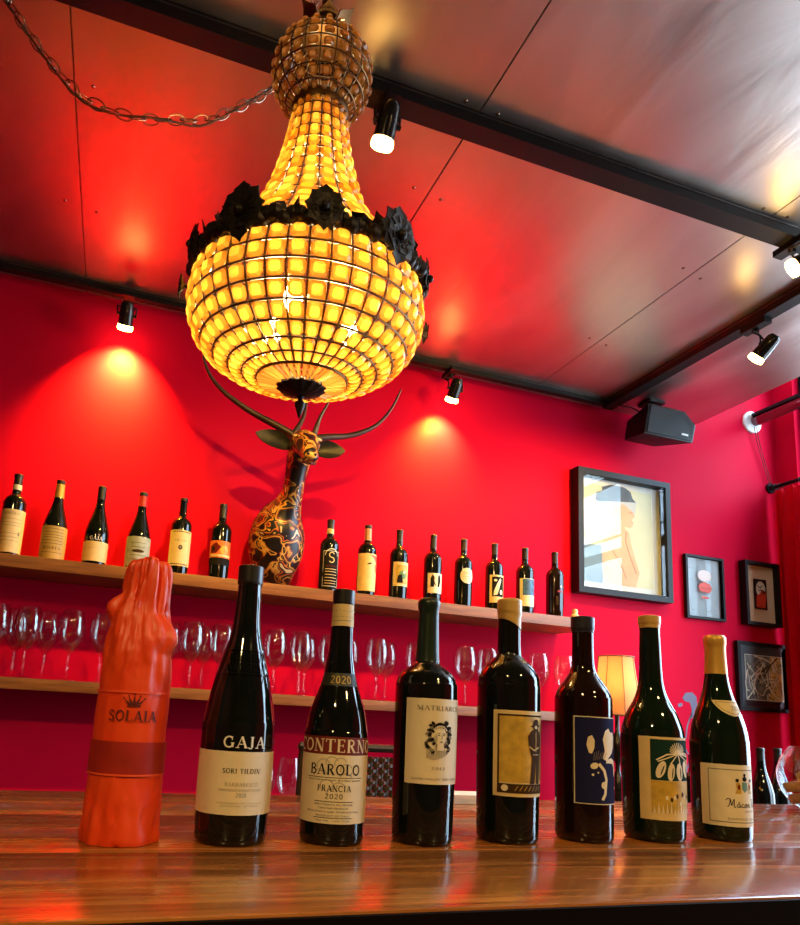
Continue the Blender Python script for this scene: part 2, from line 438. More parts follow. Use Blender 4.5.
def label_patch(name, mat, parent, prof, half, z0, z1, rot=0, th=.00035, nseg=None, shape=None):
    """a paper label glued round a bottle, half = half angle in degrees"""
    n = nseg or max(8, int(half/4)); nz = 6
    mb = MB(); vs = []; fs = []
    for lay in (0, 1):
        for j in range(nz+1):
            for i in range(n+1):
                u = i/n*2-1; w = j/nz
                zz = z0+(z1-z0)*w
                if shape: u, zz = shape(u, w, z0, z1)
                a = -PI/2+rot+R(half)*u; r = lerp_prof(prof, zz)+(th if lay else .00005)
                vs.append((r*math.cos(a), r*math.sin(a), zz))
    N = (n+1)*(nz+1)
    for j in range(nz):
        for i in range(n):
            a = j*(n+1)+i; fs.append((N+a, N+a+1, N+a+n+2, N+a+n+1))
    for i in range(n):
        for j in (0, nz):
            a = j*(n+1)+i; fs.append((a, a+1, N+a+1, N+a))
    for j in range(nz):
        for i in (0, n):
            a = j*(n+1)+i; b = a+n+1; fs.append((a, b, N+b, N+a))
    mb.add(vs, fs)
    return mb.build(name, mat, parent, angle=50)

def smooth_prof(key, n=5):
    """key: (r, z) bottom to top; a rounded foot and a smooth shoulder"""
    r0 = key[0][0]
    foot = [(0, .006), (r0*.55, .004), (r0*.80, 0), (r0*.93, .0008), (r0*.985, .004), (r0, .009)]
    body = [(p.x, p.y) for p in catmull([(r, z) for r, z in key], n)]
    return foot + [p for p in body if p[1] > .0095]

def bottle_glass(prof, mat, parent, seg=56, top_r=None):
    zt = prof[-1][1]; rt = prof[-1][0]
    return MB().lathe(prof+[(rt*.8, zt+.0008), (0, zt+.0008)], seg).build('glass_body', mat, parent, angle=55)

def capsule(prof, z0, z1, mat, parent, extra=.0005, seg=48, lip=None, name='capsule', slant=0):
    """sleeve over the bottle's neck; lip = (z, dr) rings"""
    pts = []
    n = 14
    for k in range(n+1):
        z = z0+(z1-z0)*k/n; r = lerp_prof(prof, min(z, prof[-1][1]))+extra
        if lip:
            for lz, lh, dr in lip:
                if abs(z-lz) <= lh: r += dr
        pts.append((r, z))
    pr = [(pts[0][0]-extra*1.5, z0)] + pts[:-1] + [(pts[-1][0]-.0006, z1-.0006), (pts[-1][0]-.002, z1), (0, z1)]
    mb = MB().lathe(pr, seg)
    if slant:
        for i, v in enumerate(mb.v):
            if v[2] < z0+.02:
                mb.v[i] = (v[0], v[1], v[2] + (slant*v[0]/max(1e-6, lerp_prof(prof, z0)))*max(0, 1-(v[2]-z0)/.02))
    return mb.build(name, mat, parent, angle=50)

def wall_panel(name, poly_boxes, mat, parent=None):
    mb = MB()
    for b in poly_boxes: mb.box(*b)
    return mb.build(name, mat, parent, smooth=False)

# ================================================================== THE ROOM
FZ = -1.07; CZ = 1.69; WY = 2.58; WX = 3.30; UZ = 2.45; LX = -2.2; BY = -2.6; EDGE = 2.70
def structure(o): o['kind'] = 'structure'; return o
structure(wall_panel('floor', [(LX-.1, WX+.1, BY-.1, WY+.1, FZ-.1, FZ)], FLOORM))
structure(wall_panel('wall_back', [(LX-.1, WX+.1, WY, WY+.12, FZ, UZ)], RED))
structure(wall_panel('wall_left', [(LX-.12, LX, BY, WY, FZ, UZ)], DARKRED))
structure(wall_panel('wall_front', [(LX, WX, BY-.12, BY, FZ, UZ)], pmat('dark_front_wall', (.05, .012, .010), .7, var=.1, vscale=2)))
# window wall on the right: piers, sill, head with three tall openings
OPEN = [(1.42, 2.47), (.10, 1.30)]
ys = [WY]
boxes = [(WX, WX+.16, BY, WY, FZ, -.55), (WX, WX+.16, BY, WY, 2.30, UZ)]
edges = [WY] + [e for o in OPEN for e in (o[1], o[0])] + [BY]
for k in range(0, len(edges), 2):
    boxes.append((WX, WX+.16, edges[k+1], edges[k], -.55, 2.30))
structure(wall_panel('wall_right', boxes, RED))
for wi, (y0, y1) in enumerate(OPEN):
    w = thing('window_%d' % (wi+1), None, None, ((WX+.08), (y0+y1)/2, -.55)); structure(w)
    hw = (y1-y0)/2; H = 2.85
    f = MB()
    for yy in (-hw, hw-.045): f.box(-.035, .035, yy, yy+.045, 0, H)
    for zz in (0, H-.05, 1.9): f.box(-.03, .03, -hw, hw, zz, zz+.05)
    for yy in (-hw+.11, 0, ): f.box(-.02, .02, yy, yy+.03, 0, H)
    f.build('window_frame', BLACKM, w, smooth=False)
    MB().box(-.003, .003, -hw, hw, .02, H-.02).build('pane', PANE, w, smooth=False)
# metal sheet ceiling, one-metre sheets with seams, ending in a lip before the window
mb = MB(); x = -2.262
xs = [LX, -1.255, -.255, .745, 1.74, EDGE]
g = .0022
for a, b in zip(xs, xs[1:]):
    mb.box(a+g, b-g, BY, WY, CZ, CZ+.02)
mb.box(LX, EDGE, BY, WY, CZ+.02, CZ+.06)
ceil = structure(mb.build('ceiling', CEIL, None, smooth=False))
sc = MB()
for sx in (-.255, .745, 1.74):
    for sy in (.35, .85, 1.33, 1.62, 2.1):
        for d in (-.05, .045):
            sc.lathe([(0, -.003), (.004, -.0025), (.006, 0)], 10, (sx+d, sy+random.uniform(-.02, .02), CZ))
sc.build('screw_heads', STEEL, ceil)
structure(wall_panel('ceiling_recess', [(EDGE-.02, WX+.1, BY, WY, UZ, UZ+.08), (EDGE-.06, EDGE-.0, BY, WY, CZ+.06, UZ)], pmat('white_plaster', (.72, .68, .68), .7)))

# ================================================================== BAR COUNTER AND SHELVES
ctr = thing('bar_counter', 'long polished brown wooden bar counter the eight bottles stand on', 'counter', (.5, .86, FZ))
def cbox(x0, x1, y0, y1, z0, z1): return (x0-.5, x1-.5, y0-.86, y1-.86, z0-FZ, z1-FZ)
MB().box(*cbox(-1.4, 2.35, .5195, .5245, -.055, -.0025)).build('edge_shade', pmat('edge_shade_black', (.005, .003, .002), .7, spec=.05), ctr, smooth=False)  # black strip paints the shade on the counter's wooden front edge
m = MB().box(*cbox(-1.4, 2.35, .525, .742, -.055, 0)); m.build('counter_plank', WOODC, ctr, bevel=.004)
m = MB().box(*cbox(-1.4, 2.35, .7425, .965, -.055, 0)); m.build('counter_plank', WOODC, ctr, bevel=.0015)
m = MB().box(*cbox(-1.4, 2.35, .9655, 1.185, -.055, 0)); m.build('counter_plank', WOODC, ctr, bevel=.0015)
MB().box(*cbox(-1.35, 2.3, .60, 1.13, FZ, -.055)).build('counter_front', pmat('dark_counter_front', (.03, .012, .006), .5, var=.3), ctr, smooth=False)

bb = thing('back_bar', 'low dark back counter along the red wall carrying lamp and bottles', 'counter', (1.6, 2.27, FZ))
MB().box(-1.9, 1.45, -.32, .305, .83, .87).build('back_bar_top', pmat('dark_back_bar_top', (.05, .02, .012), .4, var=.3), bb, bevel=.003)
MB().box(-1.85, 1.4, -.28, .30, 0, .83).build('back_bar_body', pmat('dark_back_bar_body', (.05, .012, .01), .5), bb, smooth=False)

def shelf(name, label, z0, z1, x0, x1):
    t = thing(name, label, 'shelf', ((x0+x1)/2, 2.46, z0))
    h = (x1-x0)/2
    MB().box(-h, h, -.12, .12, 0, z1-z0).build('shelf_board', WOODS, t, bevel=.002)
    return t
S1 = .585; S2 = .192
shelf('wall_shelf', 'upper long wooden wall shelf carrying the row of wine bottles', S1-.042, S1, -1.1, 1.90)
shelf('wall_shelf', 'lower long wooden wall shelf carrying the wine glasses', S2-.036, S2, -1.1, 1.90)

# ================================================================== THE EIGHT BOTTLES ON THE COUNTER
def prof_from(H, pts): return smooth_prof([(r, z) for r, z in pts]+[(pts[-1][0], H)])

def front_bottle(label, x, y, H, pts, glass, rz=0, name='wine_bottle', sc=(1, 1)):
    t = thing(name, label, 'bottle', (x, y, 0), (0, 0, rz)); t.scale = (sc[0], sc[0], sc[1])
    pr = prof_from(H, pts)
    bottle_glass(pr, glass, t, 72)
    return t, pr

# --- bottle with white serif name and cream label
t, pr = front_bottle('tall dark wine bottle with white GAJA lettering above a wide cream label', .1470, .7955, .304,
    [(.0385, .009), (.0398, .05), (.0398, .125), (.0383, .140), (.0325, .174), (.0240, .209), (.0158, .243), (.0138, .272), (.0132, .283), (.0132, .2835)], BOTTLE, R(-5), sc=(1.06, 1.045))
capsule(pr, .2855, .3055, BLACKCAP, t, lip=[(.296, .0095, .0008)])
lb = label_patch('label', PAPER, t, pr, 86, .035, .1035)
w = Wrap(); w.add(serif("SORI TILDIN'", .0052, .004, .080)); w.build('lettering', INK, lb, pr, .0398)
w = Wrap(); w.add(serif('2020', .0042, .004, .0545)).build('lettering', INKG, lb, pr, .0398)
w = Wrap(); w.add(serif('BARBARESCO', .0042, .004, .066)); w.add(line([(-.02, .0625), (.026, .0625)], .0007))
w.add(sans('denominazione di origine controllata', .0016, .004, .0605, .045)); w.add(sans('imbottigliato dal viticoltore', .0016, .004, .0475, .05))
w.add(sans('product of Italy', .0016, .004, .0445, .04)); w.add(sans('ITALIA', .0016, -.035, .0395)); w.build('lettering', INKL, lb, pr, .0398)
Wrap().add(serif('GAJA', .0122, .0045, .1075, .046)).build('lettering', WHITEINK, t, pr, .0398)['label'] = 'white serif name'
# embossed ring of letters on the shoulder
w = Wrap()
for tz, txt, hh in ((.203, 'A L B E I S A', .010), (.191, 'A L B E I S A', .009)):
    w.add(serif(txt.replace(' ', ''), hh, 0, tz, .052))
w.add(line([(-.028, .188), (.028, .188)], .002)); w.add(line([(-.026, .216), (.026, .216)], .002))
w.build('embossed_lettering', BOTTLE, t, pr, .027, eps=.0012)

# --- red and cream label
t, pr = front_bottle('dark wine bottle with maroon CONTERNO band over a cream BAROLO label', .2670, .7926, .299,
    [(.0380, .009), (.0386, .05), (.0386, .124), (.0375, .136), (.0330, .160), (.0215, .196), (.0152, .234), (.0140, .255), (.0134, .262), (.0128, .2835)], BOTTLE, R(-19), sc=(1.0, 1.01))
capsule(pr, .283, .300, BLACKCAP, t, lip=[(.2915, .008, .0006)])
sl = label_patch('neck_strip', PAPERY, t, pr, 178, .2595, .284, th=.0005, nseg=48)
w = Wrap(); w.add([[(-.018, .2690), (.018, .2690), (.018, .2696), (-.018, .2696)]]); w.add(line([(-.013, .2745), (-.004, .2765), (.006, .2745), (.014, .2765)], .0008)); w.add(line([(-.013, .2645), (.012, .2655)], .0007))
w.build('lettering', INKG, sl, pr, .0137)
nk = label_patch('vintage_label', pmat('dark_olive_label', (.022, .026, .018), .5), t, pr, 68, .1885, .2045)
Wrap().add(serif('2020', .0095, .002, .1915, .027)).build('lettering', GOLDINK, nk, pr, .0225)
bd = label_patch('name_band', MAROON, t, pr, 96, .1075, .128)
w = Wrap(); w.add(serif('CONTERNO', .0150, .0, .1103, .108)); w.build('lettering', PAPER, bd, pr, .0386)
lb = label_patch('label', PAPER, t, pr, 96, .027, .1072)
w = Wrap()
for (a, b, ra) in ((-.013, .094, .008), (-.003, .098, .007), (.007, .097, .007), (.014, .090, .007), (-.016, .082, .008), (.014, .078, .008), (-.008, .070, .008), (.006, .067, .008), (-.001, .062, .006)):
    w.add(line(_arc(a, b, ra, ra, 20, 200, 12), .0012))
w.build('crest', INKL, lb, pr, .0386)
w = Wrap(); w.add(serif('BAROLO', .0125, .001, .0838, .062), 0, 1); w.add(serif('FRANCIA', .0072, .001, .0645, .040), 0, 1); w.add(serif('2020', .0058, .001, .0560, .021), 0, 1)
w.add(line([(-.034, .0805), (.036, .0805)], .0007)); w.add(sans('denominazione di origine controllata e garantita', .0022, .001, .0768, .066))
w.add(line([(-.022, .0525), (.024, .0525)], .0008)); w.add(sans('IMBOTTIGLIATO ALL ORIGINE', .0022, .001, .0482, .046)); w.add(sans('CASCINA FRANCIA', .0022, .001, .0440, .036))
w.add(sans('SERRALUNGA D ALBA  MONFORTE ITALIA', .0022, .001, .0398, .066)); w.add(sans('PRODUCT OF ITALY', .0022, .001, .0352, .040)); w.add(line([(-.022, .0337), (.024, .0337)], .0008)); w.add(sans('750 ML  14% VOL', .0018, .001, .0297, .042))
w.add([rect(-.062, -.056, .033, .047)])
w.build('lettering', INK, lb, pr, .0386)

# --- portrait label
t, pr = front_bottle('dark wine bottle whose cream label shows an engraved portrait head under MATRIARCH', .3836, .789, .301,
    [(.0362, .009), (.0378, .10), (.0382, .188), (.0368, .203), (.0320, .214), (.0228, .2225), (.0160, .228), (.0142, .236), (.0128, .262), (.0122, .293), (.0128, .294)], BOTTLE, sc=(1.03, 1.004))
capsule(pr, .231, .302, pmat('dark_green_capsule', (.006, .02, .010), .3), t, extra=.0004, lip=[(.2955, .0062, .0012)])
lb = label_patch('label', PAPER, t, pr, 62, .0765, .181)
w = Wrap(); w.add(serif('MATRIARCH', .0058, .0025, .1665, .060)); w.add(serif('2013', .0036, .0, .0945, .018))
w.build('lettering', INKG, lb, pr, .038); Wrap().add(sans('NAPA VALLEY RED WINE', .0030, .0, .0815, .064)).build('lettering', INKG, lb, pr, .038)
w = Wrap()
# portrait: wavy hair with a diadem, face, drapery falling to the left
random.seed(4)
for k in range(60):
    u = random.random(); side = -1 if k % 5 < 3 else 1
    a = R(90+side*(20+150*u)); rr = .0105+.004*random.random()
    px_, pz_ = .001+rr*math.cos(a)*1.05, .138+rr*1.15*math.sin(a)
    w.add([ell(px_, pz_, .0026, .0019, 7, a+random.uniform(-.6, .6))], random.choice((0, 0, 1)), 1+k % 3)
for k in range(26):
    u = k/26; w.add([ell(-.0115-.004*math.sin(u*5), .131-.017*u, .0026, .0019, 7, random.uniform(0, 3))], random.choice((0, 1)), 1+k % 3)
for k in range(22): w.add([ell(.001+.0100*math.cos(R(20+k*6.6)), .1375+.0118*math.sin(R(20+k*6.6)), .0030, .0022, 7, R(k*40))], 0, 1+k % 3)
for k in range(12): w.add([ell(.0125+.002*math.sin(k), .131-.0014*k, .0022, .0018, 7, random.uniform(0, 3))], random.choice((0, 1)), 1+k % 3)
w.add([[(-.015, .109), (-.006, .1065), (.004, .109), (.011, .113), (.0075, .120), (-.004, .1205), (-.015, .118)]], 3, 1)
w.add([ell(.0015, .1345, .0072, .0108, 20, -.08)], 2, 5); w.add([[(-.003, .118), (.006, .118), (.0055, .127), (-.0025, .127)]], 2, 5)
for ex in (-.0012, .0052): w.add([ell(ex, .1365, .0015, .0006, 8)], 0, 6); w.add(line([(ex-.0018, .1386), (ex+.0018, .1388)], .0006), 0, 6)
w.add(line([(.0024, .1365), (.0031, .1322), (.0020, .1318)], .0006), 0, 6); w.add([ell(.0022, .1285, .0020, .0006, 8)], 0, 6)
w.add([ell(-.0042, .132, .0014, .006, 10)], 3, 6)
for k in range(9): w.add([ell(.001+.0085*math.cos(R(25+16*k)), .1395+.0080*math.sin(R(25+16*k)), .0010, .0013, 6)], 2, 6)
for k in range(7): w.add(line([(-.014+.0035*k, .1085+.0004*k), (-.010+.0025*k, .119)], .0006), 1, 2)
w.build('portrait', [INK, INKG, PAPER, INKL], lb, pr, .038)

# --- standing figure on gold label, ochre wax
t, pr = front_bottle('dark wine bottle with ochre wax top and gold label of a standing hatted figure', .5095, .7974, .312,
    [(.0378, .009), (.0392, .10), (.0396, .195), (.0388, .208), (.0375, .219), (.0300, .233), (.0190, .2425), (.0152, .249), (.0143, .272), (.0140, .300)], BOTTLE, sc=(1.04, 1.01))
capsule(pr, .281, .3135, GOLDWAX, t, extra=.0009, lip=[(.303, .0095, .0010)], slant=-.007)
lb = label_patch('label', PAPERY, t, pr, 59, .062, .172)
w = Wrap()
w.add([rect(-.033, .033, .0805, .1645)], 1, 0)
w.add(frame_polys(-.035, .035, .0665, .167, .0022), 0, 1)
w.add([rect(-.033, .033, .0675, .0785)], 0, 1); w.add([ell(-.026, .073, .0042, .0042, 12)], 2, 2)
# hatted figure
F = [(.006,.079),(.0085,.112),(.0065,.118),(.0035,.128),(.0022,.140),(.0065,.146),(.0105,.1485),(.0105,.151),(.006,.1525),(.0095,.154),(.0115,.160),(.0165,.162),(.0205,.160),(.0215,.1545),(.026,.154),(.0205,.1510),(.0200,.1480),(.0245,.1455),(.0275,.139),(.027,.122),(.0245,.116),(.0235,.079),(.0168,.079),(.0158,.108),(.0140,.079)]
w.add([F], 0, 2); w.add(line([(.0275, .084), (.0285, .158)], .0018), 0, 2)
w.add(line([(.0035, .127), (.012, .122), (.022, .126)], .0016), 1, 3); w.add(line([(.010, .1165), (.022, .1165)], .0010), 1, 3)
w.add(line([(.0155, .145), (.0155, .120)], .0009), 1, 3); w.add([ell(.0157, .1515, .0030, .0020, 10)], 1, 3)
for k in range(7): w.add(line([(-.014+.006*k, .070), (-.010+.006*k, .076)], .0008), 1, 2)
w.build('illustration', [INKB, GOLDINK, PAPER], lb, pr, .0394)

# --- white flower on navy
t, pr = front_bottle('brown-black wine bottle with navy wax and white flower on a navy label', .6330, .8024, .303,
    [(.0378, .009), (.0383, .10), (.0383, .190), (.0372, .200), (.0335, .211), (.0225, .2285), (.0172, .238), (.0148, .252), (.0143, .290), (.0143, .291)], BOTTLEB)
capsule(pr, .284, .3045, NAVYWAX, t, extra=.0008, lip=[(.2955, .0085, .0010)])
lb = label_patch('label', PAPER, t, pr, 57, .0535, .172)
w = Wrap(); w.add([rect(-.0365, .0365, .0548, .1707)], 1, 0)
w.add([[(.000,.116),(.003,.128),(.000,.142),(.004,.153),(.010,.157),(.015,.151),(.021,.152),(.024,.145),(.0225,.132),(.018,.124),(.010,.117),(.006,.113)]], 0, 1)
w.add([[(-.019,.123),(-.022,.134),(-.020,.144),(-.015,.147),(-.0115,.140),(-.012,.130),(-.015,.122)]], 0, 1)
w.add([[(.006,.1145),(.016,.117),(.024,.113),(.028,.103),(.029,.095),(.026,.090),(.0235,.096),(.0225,.104),(.019,.109),(.012,.110),(.005,.110)]], 0, 1)
w.add([ell(-.012, .106, .0055, .0042, 12, .4)], 0, 1)
w.add(line([(-.006, .109), (.002, .100), (.0055, .088), (.004, .076), (.0035, .068), (-.001, .060)], .0042), 0, 1)
w.add([ell(.0015, .080, .0042, .005, 12)], 0, 1); w.add([ell(-.014, .094, .0018, .0018, 8)], 0, 1); w.add([ell(-.007, .097, .0013, .0013, 8)], 0, 1)
w.add([[(.026, .074), (.030, .074), (.0275, .079)]], 0, 1)
for k in range(7): w.add(line([(-.013+.0024*k, .113+.0006*k), (-.012+.0030*k, .124+.0012*(k % 3))], .0006), 2, 2)
w.build('illustration', [PAPER, NAVY, INKG], lb, pr, .0383)

# --- seed bulbs above gold drips
t, pr = front_bottle('broad-shouldered dark bottle with cream label of pale bulbs above gold drips', .7530, .8041, .313,
    [(.0405, .009), (.0420, .05), (.0430, .140), (.0425, .150), (.0405, .162), (.0335, .182), (.0240, .201), (.0182, .220), (.0158, .240), (.0145, .275), (.0138, .296)], BOTTLEG, sc=(.99, 1.01))
capsule(pr, .297, .3145, GOLDWAX, t, extra=.0009, lip=[(.3085, .0055, .0010)])
lb = label_patch('label', PAPERY, t, pr, 67, .0325, .148)
w = Wrap(); w.add([rect(-.035, .049, .088, .1445)], 1, 0); w.add([rect(-.035, .049, .0425, .0872)], 2, 0)
random.seed(3)
for k, (bx, bz, rot, rx) in enumerate([(-.022, .103, -.35, .0058), (-.008, .100, -.12, .0052), (.006, .1005, .08, .0058), (.020, .104, .3, .006), (.033, .108, .55, .006)]):
    w.add([ell(bx, bz, rx, .0125, 16, rot)], 0, 1); w.add([ell(bx+.0018, bz-.001, rx*.16, .008, 10, rot)], 1, 2)
    w.add(line([(bx-math.sin(rot)*.012*-1, bz+.011), (.003, .126)], .0016), 0, 2)
for k in range(12):
    a = R(-10+k*18); w.add(line([(.003, .125), (.003+.013*math.cos(a), .130+.011*math.sin(a))], .0013), 0, 2)
w.add(line([(.003, .126), (-.014, .124), (-.028, .116)], .0020), 0, 2); w.add(line([(.003, .126), (.020, .126), (.038, .119)], .0020), 0, 2)
for k in range(15):
    dx = -.033+.0056*k; l = random.uniform(.006, .024); w.add([[(dx, .0425), (dx+.0034, .0425), (dx+.0017, .0425+l)]], 0, 1)
for k in range(9):
    w.add([ell(-.014+.0052*k+random.uniform(-.001, .001), .060+random.uniform(-.010, .012), .0022, .0034, 8)], 3 if k % 2 else 0, 1)
w.build('illustration', [PAPER, GREENINK, GOLDINK, INKB], lb, pr, .0428)

# settle shoulders, labels and lettering of these bottles to their measured heights (foot and top stay)
def settle(root, H):
    tab = [(-1, 0), (0, 0), (.09, -.0065), (.33, -.020), (.60, -.027), (.77, -.036), (.90, -.014), (1.0, 0), (9, 0)]
    def warp(z):
        f = z/H
        for (a, da), (b, db) in zip(tab, tab[1:]):
            if a <= f <= b: return z+H*(da+(db-da)*(f-a)/(b-a))
        return z
    stack = list(root.children)
    while stack:
        o = stack.pop(); stack += list(o.children)
        if o.type == 'MESH':
            for v in o.data.vertices: v.co.z = warp(v.co.z)
            o.data.update()
for o in [o for o in COL.objects if o.parent is None and o.get('category') == 'bottle']: settle(o, .304)

# --- white burgundy bottle
t, pr = front_bottle('rightmost counter bottle with gold capsule, crescent neck label and Macon label', .8790, .8061, .298,
    [(.0398, .009), (.0408, .05), (.0408, .128), (.0398, .146), (.0368, .164), (.0310, .183), (.0240, .202), (.0190, .220), (.0160, .240), (.0146, .262), (.0142, .290)], BOTTLEG, sc=(.97, 1.0))
capsule(pr, .240, .2995, GOLDFOIL, t, extra=.0006, lip=[(.291, .007, .0012)])
def cres(u, w_, z0, z1):
    top = z1; bot = z0 + (z1-z0)*(u*u)**.9
    return u, bot+(top-bot)*w_ + .0001
nl = label_patch('neck_label', PAPERY, t, pr, 62, .177, .200, rot=R(-4), shape=cres, nseg=24)
w = Wrap(); w.add(serif('2021', .0062, .004, .186, .017)); w.add(line([(-.024+.0024*k, .197-.0165*(1-((k-10)/10)**2)) for k in range(21)], .0007)); w.add(line([(-.024, .1975), (.024, .1975)], .0007))
w.build('lettering', INKG, nl, pr, .0255, eps=.0009)
lb = label_patch('label', PAPER, t, pr, 86, .022, .108)
Wrap().add(frame_polys(-.050, .052, .0275, .1015, .0012), 0).build('border', INKG, lb, pr, .0408)
w = Wrap()
w.add(sans('DOMAINE LEFLAIVE', .0030, .004, .0315, .060)); w.build('lettering', INKG, lb, pr, .0408); Wrap().add(sans('LES CHENES', .0026, .010, .0425, .022)).build('lettering', INKG, lb, pr, .0408)
w = Wrap()
def script(x0, z0, sc, paths):
    for p in paths:
        q = catmull([(x0+a*sc, z0+b*sc) for a, b in p], 4); w.add(line([(v.x, v.y) for v in q], .0011), 0)
script(-.026, .049, .0042, [[(0,0),(.6,.9),(1,2.6),(1.2,.6),(1.6,1.4),(2.2,2.7),(2.1,.8),(2.3,0),(2.8,.3)], [(-.5,2.2),(.2,2.8),(1,2.6)]])
script(-.013, .049, .0042, [[(1,1.1),(.4,1.1),(.1,.5),(.5,0),(1,.6),(1.05,1.1),(1.1,.1),(1.6,.4)], [(.5,1.7),(.8,1.55),(1.1,1.8)], [(2.5,1),(2,1.1),(1.7,.5),(2.1,0),(2.7,.3)], [(3.4,1.1),(2.9,.6),(3.2,0),(3.7,.4),(3.4,1.1),(4.1,1)], [(4.3,1.1),(4.35,0),(4.5,.8),(5,1.1),(5.1,.1),(5.6,.4)]])
script(.014, .049, .0042, [[(0,2.5),(.5,2.7),(.8,0),(1.3,1.2),(1.9,2.8)], [(1.9,.6),(2.5,.8),(2.2,1.1),(1.9,.4),(2.3,0),(2.9,.4)], [(3.1,0),(3.1,1.1),(3.7,1)], [(4,1.1),(4.7,1.1),(4,0),(4.8,0)], [(5.2,.5),(5.7,.8),(5.4,1.1),(5.1,.4),(5.5,0),(6.1,.4)]])
w.build('lettering', INK, lb, pr, .0408)
w = Wrap()
w.add([[(-.004, .084), (-.004, .074), (.001, .0695), (.006, .074), (.006, .084)]], 1, 0); w.add([ell(.001, .0885, .0042, .0035, 12)], 0, 0); w.add([ell(.001, .094, .0024, .0024, 10)], 0, 0)
for s_ in (-1, 1):
    w.add([[(.001+s_*.0065, .068), (.001+s_*.0075, .080), (.001+s_*.0105, .085), (.001+s_*.0145, .082), (.001+s_*.013, .074), (.001+s_*.016, .068)]], 2, 0)
    w.add([ell(.001+s_*.0125, .0865, .0026, .0026, 10)], 0, 1); w.add([ell(.001+s_*.010, .077, .0018, .004, 10)], 3, 1)
w.build('crest', [INK, pmat('teal_ink', (.12, .28, .24), .5), GOLDINK, REDINK], lb, pr, .0408)

# --- bottle wrapped in red tissue paper
t = thing('wrapped_bottle', 'bottle wrapped in crinkled orange-red tissue paper, leftmost on the counter', 'bottle', (.0258, .8006, 0), (0, 0, R(-8))); t.scale = (.87, .87, .99)
WP = [(.046, 0), (.047, .004), (.0465, .02), (.0455, .08), (.0448, .15), (.0442, .185), (.0425, .205), (.0400, .222), (.0330, .240), (.0285, .256), (.0262, .275), (.0245, .295), (.0225, .310), (.018, .3155)]
def wrap_r(a, z):
    r = lerp_prof(WP, z)
    if z > .19:   # gathered pleats running up the neck
        k = min(1, (z-.19)/.05)
        r += k*(.0050*abs(math.sin(5*a+9*z+1.4*math.sin(2*a)))**.7-.0022) + k*.0016*abs(math.sin(13*a+20*z+2*math.sin(3*a))) + k*.0035*noise.noise(Vector((math.cos(a)*2.2, math.sin(a)*2.2, z*22)))
    q_ = min(1, max(0, (z-.03)/.04))*min(1, max(0, (.19-z)/.03)); calm = 1-.7*q_*q_*(3-2*q_)
    nz_ = noise.noise(Vector((math.cos(a)*3.2, math.sin(a)*3.2, z*30))); r += calm*.0032*(abs(nz_)**.6*(1 if nz_ > 0 else -1))
    r += calm*.0016*abs(noise.noise(Vector((math.cos(a)*9, math.sin(a)*9, z*75))))
    # collar that puffs out on the right, and a loose flap on the left
    if .205 < z < .250:
        e = math.sin(PI*(z-.205)/.045); da = (a-R(-30)+PI) % (2*PI)-PI
        r += .0125*e*math.exp(-(da/.55)**2)
    if .238 < z < .275:
        e = math.sin(PI*(z-.238)/.037); da = (a-R(192)+PI) % (2*PI)-PI
        r += .017*e**1.4*math.exp(-(da/.38)**2)
    return r
mb = MB(); seg = 110; zs = [.0005+.3145*k/110 for k in range(111)]
vs = []; fs = []
for z in zs:
    for k in range(seg):
        a = 2*PI*k/seg; r = wrap_r(a, z); vs.append((r*math.cos(a)+.004*max(0, (z-.25)/.06), r*math.sin(a), z+(.002*math.sin(3*a) if z > .30 else 0)))
for j in range(len(zs)-1):
    for k in range(seg): fs.append((j*seg+k, j*seg+(k+1) % seg, (j+1)*seg+(k+1) % seg, (j+1)*seg+k))
fs.append(tuple(range(seg-1, -1, -1)))
vs.append((.004, 0, .3165)); c_ = len(vs)-1
for k in range(seg): fs.append(((len(zs)-1)*seg+k, (len(zs)-1)*seg+(k+1) % seg, c_))
mb.add(vs, fs); mb.build('tissue_wrap', TISSUE, t, angle=60)
WR = [(r+.0012, z) for r, z in WP]
band = label_patch('paper_band', TISSUEBAND, t, WR, 88, .072, .108, th=.0006, rot=R(6))
w = Wrap(); w.add(serif('SOLAIA', .0115, .006, .130, .060)); w.build('lettering', pmat('dark_red_print', (.10, .012, .006), .5), t, WR, .046, eps=.0010)
w = Wrap(); w.add([rect(-.002, .014, .1455, .1478)])
for k_, (a_, b_) in enumerate([(-.0065, .1545), (-.001, .1572), (.006, .1590), (.013, .1572), (.0185, .1545)]):
    c_ = .000+.003*k_; w.add([[(c_-.0022, .1484), (c_+.0022, .1484), (a_, b_)]]); w.add([ell(a_, b_, .0011, .0011, 8)])
w.build('crown_emblem', pmat('dark_red_emblem', (.12, .012, .006), .5), t, WR, .046, eps=.0010)
for z_ in (.072, .160):
    Wrap().add([rect(-.062, .062, z_, z_+.0022)]).build('tissue_fold', pmat('tissue_fold_edge', (.90, .10, .03), .4), t, WR, .046, eps=.0009)

